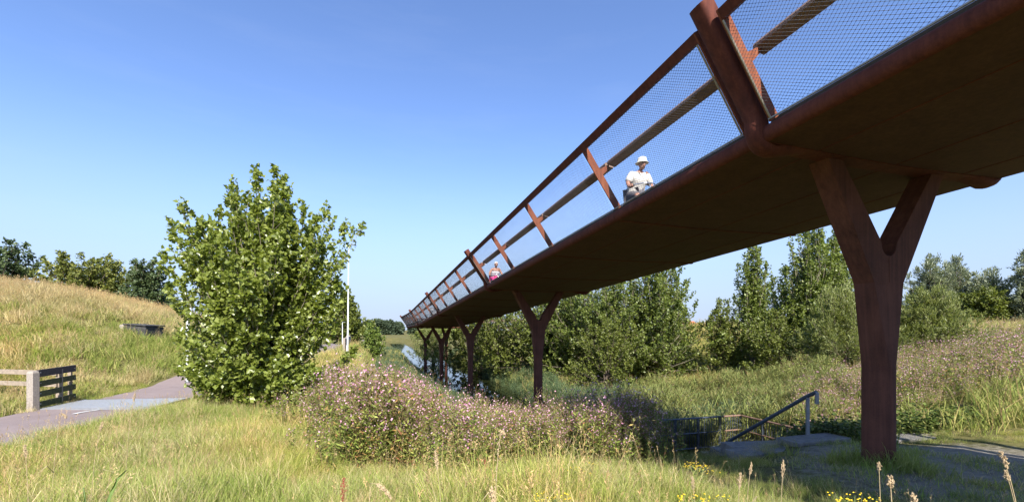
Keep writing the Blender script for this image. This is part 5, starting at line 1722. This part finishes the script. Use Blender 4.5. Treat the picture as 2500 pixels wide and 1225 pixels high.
def skin_body(name, verts, edges, radii, mat, parent, levels=2, root=0):
    me = bpy.data.meshes.new(name)
    me.from_pydata(verts, edges, []); me.update()
    o = bpy.data.objects.new(name, me)
    link(o, parent)
    sm = o.modifiers.new('skin', 'SKIN'); sm.use_smooth_shade = True
    if not me.skin_vertices: me.skin_vertices.new()
    for i, r in enumerate(radii):
        me.skin_vertices[0].data[i].radius = r if isinstance(r, tuple) else (r, r)
        me.skin_vertices[0].data[i].use_root = (i == root)
    ss_ = o.modifiers.new('subsurf', 'SUBSURF'); ss_.levels = levels; ss_.render_levels = levels
    me.materials.append(mat)
    return o

# a bicycle heads along its own +X; the rider sits over it; z = 0 is the deck
def bicycle(loc, rz, label, paint, group):
    root = empty('bicycle', loc, label, 'bicycle', group, rz)
    R_ = 0.345
    for x_ in (0.56, -0.52):
        mb = MB()
        ring = []
        for k in range(29):
            a = 2 * math.pi * k / 28
            ring.append((x_ + R_ * math.cos(a), 0, R_ + 0.002 + R_ * math.sin(a)))
        mb.tube([(x_ + (R_ - 0.018) * math.cos(2 * math.pi * k / 28), 0, R_ + 0.002 + (R_ - 0.018) * math.sin(2 * math.pi * k / 28)) for k in range(29)], 0.018, 6, caps=False)
        wh = mb.build('wheel', RUBBER, root, smooth=True)
        mb = MB(); mb.tube([(x_ + (R_ - 0.042) * math.cos(2 * math.pi * k / 28), 0, R_ + 0.002 + (R_ - 0.042) * math.sin(2 * math.pi * k / 28)) for k in range(29)], 0.009, 5, caps=False)
        mb.build('rim', CHROME, wh, smooth=True)
        mb = MB()
        for k in range(14):
            a = 2 * math.pi * k / 14
            mb.tube([(x_, 0.015 * (-1) ** k, R_), (x_ + (R_ - 0.04) * math.cos(a), 0, R_ + (R_ - 0.04) * math.sin(a))], 0.0012, 3, caps=False)
        mb.build('spokes', CHROME, wh)
        mb = MB()
        mb.tube([(x_ + (R_ + 0.03) * math.cos(a), 0, R_ + (R_ + 0.03) * math.sin(a)) for a in np.linspace(0.2 if x_ > 0 else 0.5, 2.9, 14)], 0.018, 6)
        mb.build('mudguard', paint, root, smooth=True)
    bb = (-0.02, 0, 0.29)
    fr2 = MB()
    for (a, b_, r_) in (((0.40, 0, 0.80), bb, 0.018), ((0.38, 0, 0.90), (-0.13, 0, 0.62), 0.015), (bb, (-0.20, 0, 0.86), 0.016), (bb, (-0.52, 0.05, R_), 0.010), (bb, (-0.52, -0.05, R_), 0.010),
                        ((-0.17, 0, 0.78), (-0.52, 0.05, R_), 0.009), ((-0.17, 0, 0.78), (-0.52, -0.05, R_), 0.009), ((0.36, 0, 0.98), (0.42, 0, 0.72), 0.02)):
        fr2.tube([a, b_], r_, 8)
    fr2.build('frame', paint, root, smooth=True)
    mb = MB()
    for s_ in (-1, 1): mb.tube([(0.42, 0.03 * s_, 0.72), (0.46, 0.05 * s_, 0.62), (0.56, 0.05 * s_, R_)], 0.011, 6)
    mb.build('fork', paint, root, smooth=True)
    mb = MB()
    mb.tube([(0.36, 0, 0.96), (0.33, 0, 1.10)], 0.014, 8)
    mb.tube([(0.10, 0.31, 1.06), (0.22, 0.27, 1.09), (0.33, 0.10, 1.11), (0.34, 0, 1.11), (0.33, -0.10, 1.11), (0.22, -0.27, 1.09), (0.10, -0.31, 1.06)], 0.012, 8)
    hb2 = mb.build('handlebar', CHROME, root, smooth=True)
    for s_ in (-1, 1):
        mb = MB(); mb.tube([(0.085, 0.315 * s_, 1.056), (0.19, 0.285 * s_, 1.082)], 0.018, 8); mb.build('grip', RUBBER, hb2)
    mb = MB(); mb.sphere((0.44, 0, 0.90), 0.05, 10, 7); mb.build('headlamp', CHROME, root, smooth=True)
    mb = MB(); mb.loft([[(-0.36, 0.10, 0.90), (-0.36, -0.10, 0.90), (-0.36, -0.09, 0.95), (-0.36, 0.09, 0.95)], [(-0.22, 0.085, 0.89), (-0.22, -0.085, 0.89), (-0.22, -0.07, 0.945), (-0.22, 0.07, 0.945)], [(-0.06, 0.025, 0.90), (-0.06, -0.025, 0.90), (-0.06, -0.02, 0.935), (-0.06, 0.02, 0.935)]])
    mb.build('saddle', RUBBER, root, bevel=0.015)
    mb = MB(); mb.tube([(-0.21, 0, 0.80), (-0.225, 0, 0.91)], 0.014, 8); mb.build('seat_post', CHROME, root)
    mb = MB()
    for s_ in (-1, 1):
        mb.tube([(-0.25, 0.05 * s_, 0.74), (-0.72, 0.05 * s_, 0.74)], 0.006, 5); mb.tube([(-0.64, 0.06 * s_, 0.74), (-0.52, 0.06 * s_, R_)], 0.006, 5)
    for x_ in (-0.35, -0.5, -0.65): mb.tube([(x_, -0.05, 0.74), (x_, 0.05, 0.74)], 0.005, 5)
    mb.build('rear_carrier', CHROME, root)
    mb = MB(); mb.tube([(-0.02, -0.06, 0.29), (-0.02, 0.06, 0.29)], 0.03, 10)
    mb.tube([(-0.02, 0.06, 0.29), (0.08, 0.07, 0.15)], 0.010, 6); mb.tube([(-0.02, -0.06, 0.29), (-0.12, -0.07, 0.43)], 0.010, 6)
    ck = mb.build('crank', CHROME, root)
    for (p_, s_) in (((0.08, 0.12, 0.15), 1), ((-0.12, -0.12, 0.43), -1)):
        mb = MB(); mb.box(p_, (0.09, 0.08, 0.025)); mb.build('pedal', RUBBER, ck)
    return root

def rider(loc, rz, label, man, group):
    root = empty('person', loc, label, 'person', group, rz)
    hipz, sho = 1.00, 1.42
    # body: pelvis, spine, neck; arms to the grips; legs to the pedals
    ln_ = 0.0 if man else -0.02
    v = [(-0.24, 0, hipz), (-0.21, 0, 1.12), (-0.13, 0, 1.27), (-0.06 + ln_, 0, 1.40), (-0.02 + ln_, 0, 1.465), (0.01 + ln_, 0, 1.52)]
    e = [(0, 1), (1, 2), (2, 3), (3, 4), (4, 5)]
    bw = 1.0 if man else 0.95
    r = [(0.16 * bw, 0.135 * bw), (0.165 * bw, 0.14 * bw), (0.165 * bw, 0.13 * bw), (0.13, 0.09), (0.056, 0.056), (0.052, 0.052)]
    for s_ in (-1, 1):
        i = len(v)
        v += [(-0.06 + ln_, 0.185 * s_, 1.385), (-0.06, 0.285 * s_, 1.215), (0.02, 0.315 * s_, 1.12), (0.09, 0.315 * s_, 1.075)]
        e += [(3, i), (i, i + 1), (i + 1, i + 2), (i + 2, i + 3)]
        r += [0.068, 0.05, 0.04, 0.032]
    legs = [((0.10, 0.13, 0.72), (0.02, 0.13, 0.43), (0.06, 0.125, 0.20)), ((0.14, -0.14, 0.90), (-0.06, -0.13, 0.66), (-0.14, -0.125, 0.48))]
    for s_, (kn, cf, an) in zip((1, -1), legs):
        i = len(v)
        v += [(-0.18, 0.10 * s_, 0.97), kn, cf, an]
        e += [(0, i), (i, i + 1), (i + 1, i + 2), (i + 2, i + 3)]
        r += [0.105, 0.066, 0.052, 0.036]
    skin_body('body', v, e, r, SKIN, root)
    # hands: palm with five fingers closed round each grip
    for s_ in (-1, 1):
        gx, gy, gz = 0.14, 0.300 * s_, 1.069
        vv = [(0.07, 0.318 * s_, 1.095), (0.115, 0.312 * s_, 1.100), (0.150, 0.300 * s_, 1.102)]; ee = [(0, 1), (1, 2)]; rr_ = [0.026, 0.032, 0.026]
        for k in range(4):
            a0 = np.array((0.100 + 0.022 * k, (0.312 - 0.006 * k) * s_, 1.100))
            i = len(vv)
            ln = (0.9, 1.0, 0.97, 0.8)[k]
            vv += [tuple(a0 + np.array((0.008, -0.026 * s_ * ln * 0 + 0.020 * s_, 0.0))), tuple(a0 + np.array((0.012, 0.030 * s_, -0.026 * ln))), tuple(a0 + np.array((0.010, 0.014 * s_, -0.052 * ln))), tuple(a0 + np.array((0.006, -0.006 * s_, -0.056 * ln)))]
            ee += [(1 if k < 2 else 2, i), (i, i + 1), (i + 1, i + 2), (i + 2, i + 3)]; rr_ += [0.010, 0.0095, 0.009, 0.0075]
        i = len(vv)
        vv += [(0.118, 0.288 * s_, 1.098), (0.140, 0.272 * s_, 1.080), (0.150, 0.275 * s_, 1.056)]; ee += [(1, i), (i, i + 1), (i + 1, i + 2)]; rr_ += [0.011, 0.0105, 0.009]
        skin_body('hand', vv, ee, rr_, SKIN, root, 1, 1)
    # head with face
    hx_, hz2 = 0.04 + ln_, 1.605
    mb = MB()
    rings = []
    prof = [(-0.115, 0.030, 0.035), (-0.100, 0.052, 0.050), (-0.075, 0.066, 0.058), (-0.040, 0.078, 0.068), (0.0, 0.088, 0.075), (0.040, 0.094, 0.077), (0.075, 0.088, 0.072), (0.105, 0.064, 0.054), (0.122, 0.03, 0.026)]
    for (dz, rx, ry) in prof:
        ring = []
        for k in range(20):
            a = 2 * math.pi * k / 20
            fx = math.cos(a); fy = math.sin(a)
            x_ = rx * fx * (1.06 if fx > 0 else 1.0) + (0.012 if dz < -0.03 else 0)
            if fx > 0.93 and -0.05 < dz <= 0.01: x_ += 0.020          # nose
            if fx > 0.90 and -0.08 < dz < -0.06: x_ += 0.006          # lips
            if 0.72 < fx < 0.92 and 0.0 <= dz < 0.03: x_ -= 0.010      # eye hollows
            ring.append((hx_ + x_, ry * fy, hz2 + dz))
        rings.append(ring)
    mb.loft(rings)
    hd = smooth_by_angle(mb.build('head', SKIN, root), 80)
    for s_ in (-1, 1):
        mb = MB(); mb.sphere((hx_ - 0.005, 0.078 * s_, hz2 - 0.01), 0.03, 8, 6, (0.6, 0.35, 1.0)); mb.build('ear', SKIN, hd, smooth=True)
        mb = MB(); mb.sphere((hx_ + 0.080, 0.032 * s_, hz2 + 0.008), 0.012, 8, 6, (0.6, 1, 0.6)); mb.build('eye', RUBBER, hd, smooth=True)
    mb = MB(); mb.sphere((hx_ + 0.088, 0, hz2 - 0.068), 0.02, 8, 5, (0.4, 1.1, 0.25)); mb.build('mouth', plain('lips', (0.36, 0.14, 0.12), 0.6), hd, smooth=True)
    if man:
        mb = MB()
        rg = []
        for (dz, rr2) in ((0.030, 0.150), (0.034, 0.150), (0.052, 0.105), (0.085, 0.103), (0.125, 0.094), (0.145, 0.06), (0.150, 0.02)):
            rg.append([(hx_ + 0.005 + rr2 * math.cos(2 * math.pi * k / 18), rr2 * 0.94 * math.sin(2 * math.pi * k / 18), hz2 + dz + (-0.018 if rr2 > 0.12 else 0)) for k in range(18)])
        mb.loft(rg); smooth_by_angle(mb.build('sun_hat', HAT, root), 70)
    else:
        mb = MB()
        rg = []
        for (dz, rr2) in ((0.02, 0.094), (0.06, 0.102), (0.10, 0.088), (0.13, 0.05), (0.138, 0.015)):
            rg.append([(hx_ - 0.010 + rr2 * math.cos(2 * math.pi * k / 18), rr2 * 0.9 * math.sin(2 * math.pi * k / 18), hz2 + dz) for k in range(18)])
        mb.loft(rg)
        mb.sphere((hx_ - 0.05, 0, hz2 + 0.0), 0.075, 12, 8, (0.8, 1.0, 1.1))
        smooth_by_angle(mb.build('hair', HAIR_W, root), 70)
        mb = MB()
        for s_ in (-1, 1): mb.box((hx_ + 0.098, 0.034 * s_, hz2 + 0.006), (0.008, 0.05, 0.034))
        mb.box((hx_ + 0.10, 0, hz2 + 0.012), (0.006, 0.03, 0.008)); mb.build('sunglasses', RUBBER, root, bevel=0.004)
    # clothes follow the body a little outside it
    top_m = SHIRT if man else STRIPE
    g_ = 1.22 if man else 1.36
    v = [(-0.24, 0, 0.95 if man else 1.0), (-0.21, 0, 1.12), (-0.13, 0, 1.27), (-0.062 + ln_, 0, 1.395)]
    e = [(0, 1), (1, 2), (2, 3)]
    r = [(0.19 * g_, 0.155 * g_) if man else (0.165 * g_, 0.145 * g_), (0.178 * g_, 0.150 * g_), (0.172 * g_, 0.138 * g_), (0.150 * g_, 0.100 * g_)]
    if man:
        for s_ in (-1, 1):
            i = len(v)
            v += [(-0.06, 0.185 * s_, 1.382), (-0.06, 0.240 * s_, 1.29), (-0.058, 0.285 * s_, 1.20)]
            e += [(3, i), (i, i + 1), (i + 1, i + 2)]; r += [0.100, 0.090, 0.088]
    skin_body('shirt' if man else 'vest', v, e, r, top_m, root)
    if man:
        mb = MB()
        for s_ in (-1, 1): mb.add([(0.045, 0.004 * s_, 1.33), (0.05, 0.075 * s_, 1.42), (-0.02, 0.105 * s_, 1.46), (-0.04, 0.06 * s_, 1.455), (0.03, 0.045 * s_, 1.39)], [(0, 1, 2, 3, 4)])
        mb.build('collar', SHIRT, root)
    v = [(-0.24, 0, 0.99)]; e = []; r = [(0.185, 0.160)]
    for s_, (kn, cf, an) in zip((1, -1), legs):
        h_ = np.array((-0.18, 0.10 * s_, 0.97)); kn = np.array(kn)
        i = len(v)
        if man:
            v += [tuple(h_), tuple(h_ + (kn - h_) * 0.45), tuple(h_ + (kn - h_) * 0.86)]
            e += [(0, i), (i, i + 1), (i + 1, i + 2)]; r += [0.125, 0.108, 0.095]
        else:
            v += [tuple(h_), tuple(kn), tuple(np.array(cf)), tuple(np.array(an) + np.array((0, 0, 0.06)))]
            e += [(0, i), (i, i + 1), (i + 1, i + 2), (i + 2, i + 3)]; r += [0.12, 0.085, 0.075, 0.06]
    skin_body('shorts' if man else 'trousers', v, e, r, SHORTS if man else PINK, root)
    for (an, s_) in ((legs[0][2], 1), (legs[1][2], -1)):
        mb = MB(); mb.loft([[(an[0] + dx_, an[1] + yy_, an[2] + zz_) for (yy_, zz_) in ((-w_, -0.035), (w_, -0.035), (w_ * 0.9, h_), (-w_ * 0.9, h_))] for (dx_, w_, h_) in ((-0.06, 0.032, 0.03), (0.02, 0.04, 0.035), (0.12, 0.045, 0.0), (0.19, 0.03, -0.018))])
        mb.build('shoe', RUBBER, root, bevel=0.012)
    return root

RZ = math.atan2(-AX[1], -AX[0])
def deck_spot(u, t):
    p, d, n = frame(u); q = p + n * t
    return (q[0], q[1], EYE + deck_h(u) - 0.035)
for (u, t, man, paint) in ((4.55, -0.50, True, BIKE_BLK), (16.25, -0.50, False, BIKE_RED)):
    loc = deck_spot(u, t)
    bicycle(loc, RZ, 'black city bicycle ridden by the person in the white hat' if man else 'dark red city bicycle ridden by the person in pink trousers', paint, 'bicycles on the bridge')
    rider(loc, RZ, 'person in a white sun hat, open white shirt and dark shorts riding over the bridge' if man else 'person with short white hair, striped vest and pink trousers riding over the bridge', man, 'cyclists on the bridge')
    c, s2_ = math.cos(RZ), math.sin(RZ)
    bx2, by2 = -0.52, -0.16
    bag = empty('pannier_bag', (loc[0] + c * bx2 - s2_ * by2, loc[1] + s2_ * bx2 + c * by2, loc[2]), 'blue pannier bag on the carrier of the black bicycle' if man else 'dark red pannier bag on the carrier of the red bicycle', 'bag', 'bags on the bicycles', RZ)
    mb = MB(); mb.box((0, 0, 0.58), (0.38, 0.17, 0.36)); mb.build('bag_body', BAG_B if man else BAG_R, bag, bevel=0.05)
    mb = MB(); mb.box((0, -0.012, 0.75), (0.40, 0.20, 0.06)); mb.build('bag_flap', BAG_B if man else BAG_R, bag, bevel=0.02)

# ------------------------------------------------------------------ single plants in the foreground
STALK = plain('dry_stalk', (0.38, 0.29, 0.16), 0.8, 0, 0.2, 40)
SEED = plain('seed_head', (0.42, 0.31, 0.18), 0.85, 0, 0.25, 80)
RED_SEED = plain('dock_seed', (0.26, 0.07, 0.04), 0.85, 0, 0.3, 60)
YEL = plain('ragwort_flower', (0.75, 0.52, 0.02), 0.7, 0, 0.15, 60)
RAGLEAF = plain('ragwort_leaf', (0.15, 0.20, 0.045), 0.7, 0, 0.3, 30)
gs = np.random.default_rng(88)
def stalk(u, v, d, label, hl=0.12, lean=0.1, bow=0.0, headless=False, thick=1.0, red=False):
    """tall dry stem whose head stands at pixel-bearing u, v and distance d"""
    x = (u - 1250) / 1104.5 * d; zt_ = EYE - (v - 804.5) * d / 1104.5
    zb = H(x, d)
    root = empty('grass_stalk' if not red else 'dock_plant', (x - lean, d, zb), label, 'grass stalk' if not red else 'dock', 'tall stalks in the foreground')
    hh = max(0.3, zt_ - zb)
    cp = np.array((lean * 0.2, 0, hh * 0.7)); tipp = np.array((lean, 0, hh))
    pts_ = []
    for k in np.linspace(0, 1, 9):
        q = 2 * k * (1 - k) * cp + k * k * tipp
        pts_.append(q)
    if bow:
        for k in np.linspace(0.2, 1, 5):
            pts_.append(tipp + np.array((bow * k, 0, -abs(bow) * 0.75 * k * k)))
    mb = MB(); mb.tube(pts_, [0.0028 * thick * (1 - 0.5 * k / len(pts_)) for k in range(len(pts_))], 5); mb.build('stem', STALK if not red else RED_SEED, root, smooth=True)
    mb = MB()
    n_h = int(130 * (hl / 0.12))
    axis = [Vector(q) for q in pts_]
    for k in range(n_h):
        f = gs.random()
        idx_ = len(axis) - 1 - (hl / (axis[-1] - axis[-2]).length) * f
        i0 = max(0, min(len(axis) - 2, int(idx_))); q = axis[i0].lerp(axis[i0 + 1], min(1, max(0, idx_ - i0)))
        wdt = (0.0065 if not red else 0.012) * math.sin(math.pi * (0.12 + 0.8 * f)) * thick
        off = Vector((gs.normal() * wdt, gs.normal() * wdt, gs.normal() * 0.004))
        c_2 = q + off
        up_ = Vector((gs.normal() * 0.5, gs.normal() * 0.5, 1)).normalized() * 0.009 * thick
        sd_ = Vector((gs.normal(), gs.normal(), 0.1)).normalized() * 0.003 * thick; s2 = up_.cross(sd_).normalized() * 0.003 * thick
        mb.add([c_2 - up_ * 0.6, c_2 + sd_, c_2 + s2, c_2 - sd_, c_2 - s2, c_2 + up_], [(0, 1, 2), (0, 2, 3), (0, 3, 4), (0, 4, 1), (5, 2, 1), (5, 3, 2), (5, 4, 3), (5, 1, 4)])
    mb.build('seed_head', SEED if not red else RED_SEED, root)['kind'] = 'stuff'
    # one withered blade
    mb = MB()
    q = axis[3]; a = gs.uniform(0, 6.28); o_ = Vector((math.cos(a), math.sin(a), 0)); sd_ = Vector((-math.sin(a), math.cos(a), 0)) * 0.004
    mb.add([q - sd_, q + sd_, q + o_ * 0.09 + Vector((0, 0, 0.10)) + sd_, q + o_ * 0.09 + Vector((0, 0, 0.10)) - sd_, q + o_ * 0.24 + Vector((0, 0, 0.05))], [(0, 1, 2, 3), (3, 2, 4)])
    mb.build('blade', STALK, root)
    return root
stalk(1222, 1052, 3.3, 'tall stalk with a plump bent seed head in front of the second pillar', 0.13, 0.05, 0.03, thick=1.25)
stalk(1062, 1102, 3.0, 'slim stalk with a nodding head left of the plump one', 0.11, -0.06, thick=1.0)
stalk(1200, 1188, 2.6, 'short thick seed head low in the middle foreground', 0.10, -0.03, thick=1.2)
stalk(905, 1178, 2.9, 'arched seed head bowing to the right in the lower middle', 0.15, 0.02, 0.13, thick=1.2)
stalk(1808, 1155, 3.0, 'dry stalk at the left edge of the shaded clearing', 0.09, 0.03)
stalk(1835, 1130, 3.4, 'thin dry stalk in front of the stair foot', 0.08, 0.05)
stalk(1912, 1125, 3.1, 'straight dry stalk between the handrail and the near pillar', 0.10, 0.02)
stalk(2145, 1128, 2.7, 'thin upright stalk against the foot of the near pillar', 0.05, -0.02)
stalk(2172, 1162, 2.5, 'stalk with a fat pale head in front of the near pillar', 0.06, -0.03, thick=1.5)
stalk(2228, 1205, 2.3, 'short pale seed head right of the near pillar', 0.06, -0.06, thick=1.2)
stalk(2442, 1103, 2.6, 'leaning stalk with a long pale head at the right edge', 0.10, -0.16, thick=1.2)
stalk(2455, 1150, 2.4, 'small stalk crossing the leaning one at the right edge', 0.05, -0.12)
stalk(1690, 1165, 3.2, 'short dry stalk left of the shaded clearing', 0.08, -0.03)
stalk(60, 1085, 3.6, 'pale stalk standing over the cycle path at the left edge', 0.10, -0.04)
stalk(150, 1010, 4.4, 'arching pale stalk in front of the board fence', 0.09, 0.10, 0.05)
stalk(250, 1030, 4.2, 'thin pale stalk in front of the cattle grid', 0.08, 0.12)
stalk(330, 960, 5.2, 'leaning pale stalk at the right end of the cattle grid', 0.09, 0.12)
stalk(840, 1165, 3.6, 'dark red dock spike low left of the middle', 0.16, 0.02, red=True)
stalk(1185, 1120, 6.2, 'dark red dock spike before the willowherb', 0.14, 0.02, red=True)

def ragwort(u, v, d, label, n=9):
    x = (u - 1250) / 1104.5 * d; zt_ = EYE - (v - 804.5) * d / 1104.5; zb = H(x, d)
    root = empty('ragwort_plant', (x, d, zb), label, 'wildflower', 'yellow ragwort plants')
    hh = max(0.25, zt_ - zb)
    ms, mf, ml = MB(), MB(), MB()
    for i in range(n):
        tip = Vector((gs.normal() * 0.09, gs.normal() * 0.09, hh * gs.uniform(0.88, 1.02)))
        ms.tube([(0, 0, 0), (tip.x * 0.2, tip.y * 0.2, hh * 0.6), tip], [0.004, 0.003, 0.0015], 4, caps=False)
        for k in range(7):
            c_2 = tip + Vector((gs.normal() * 0.03, gs.normal() * 0.03, gs.normal() * 0.012))
            r2 = gs.uniform(0.005, 0.009); n6 = 6
            mf.add([c_2 + Vector((0, 0, 0.005))] + [c_2 + Vector((r2 * math.cos(2 * math.pi * q / n6), r2 * math.sin(2 * math.pi * q / n6), 0)) for q in range(n6)] + [c_2 - Vector((0, 0, 0.006))],
                   [(0, 1 + q, 1 + (q + 1) % n6) for q in range(n6)] + [(7, 1 + (q + 1) % n6, 1 + q) for q in range(n6)])
    for i in range(26):
        a = gs.uniform(0, 6.28); z = hh * gs.uniform(0.1, 0.85); o_ = Vector((math.cos(a), math.sin(a), 0.25)); s_ = Vector((-math.sin(a), math.cos(a), 0)) * 0.016
        b0_ = Vector((0, 0, z)) ; L2 = gs.uniform(0.06, 0.12)
        ml.add([b0_, b0_ + o_ * L2 * 0.5 + s_, b0_ + o_ * L2, b0_ + o_ * L2 * 0.5 - s_], [(0, 1, 2), (0, 2, 3)])
    ms.build('stems', RAGLEAF, root)['kind'] = 'stuff'; ml.build('leaves', RAGLEAF, root)['kind'] = 'stuff'; mf.build('flower_heads', YEL, root)['kind'] = 'stuff'
ragwort(1705, 1135, 5.4, 'yellow ragwort in front of the canal railing')
ragwort(1712, 1210, 3.6, 'larger yellow ragwort at the lower edge left of the clearing', 7)
ragwort(2085, 1216, 3.0, 'yellow ragwort at the lower edge before the near pillar', 7)
ragwort(1415, 1140, 5.0, 'small yellow ragwort in the grass right of the middle', 6)
ragwort(1345, 1205, 3.8, 'low yellow ragwort near the bottom middle', 6)

# reed leaf low at the left, bush sprig over the path
REEDL = plain('reed_leaf', (0.13, 0.19, 0.05), 0.55, 0, 0.2, 20)
x = (215 - 1250) / 1104.5 * 2.6
rl = empty('broad_reed', (x, 2.6, H(x, 2.6)), 'broad green reed blade low at the left in front of everything', 'reed')
zt_ = EYE - (1150 - 804.5) * 2.6 / 1104.5 - H(x, 2.6)
for (dx_, zz_, ln) in ((0.20, zt_, 1.0), (-0.05, zt_ - 0.10, 0.8), (0.10, zt_ - 0.16, 0.7)):
    mb = MB()
    rg = []
    for k in np.linspace(0, 1, 8):
        c_2 = Vector((dx_ * k ** 1.6, 0.02 * k, zz_ * (1 - (1 - k) ** 1.5))); w_ = 0.016 * ln * math.sin(math.pi * (0.25 + 0.74 * k)) + 0.001
        rg.append([c_2 + Vector((-w_ * 0.5, 0, w_)), c_2 + Vector((0, 0.006, 0)), c_2 + Vector((w_ * 0.5, 0, -w_)), c_2 + Vector((0, 0.008, 0))])
    mb.loft(rg); mb.build('leaf', REEDL, rl, smooth=True)
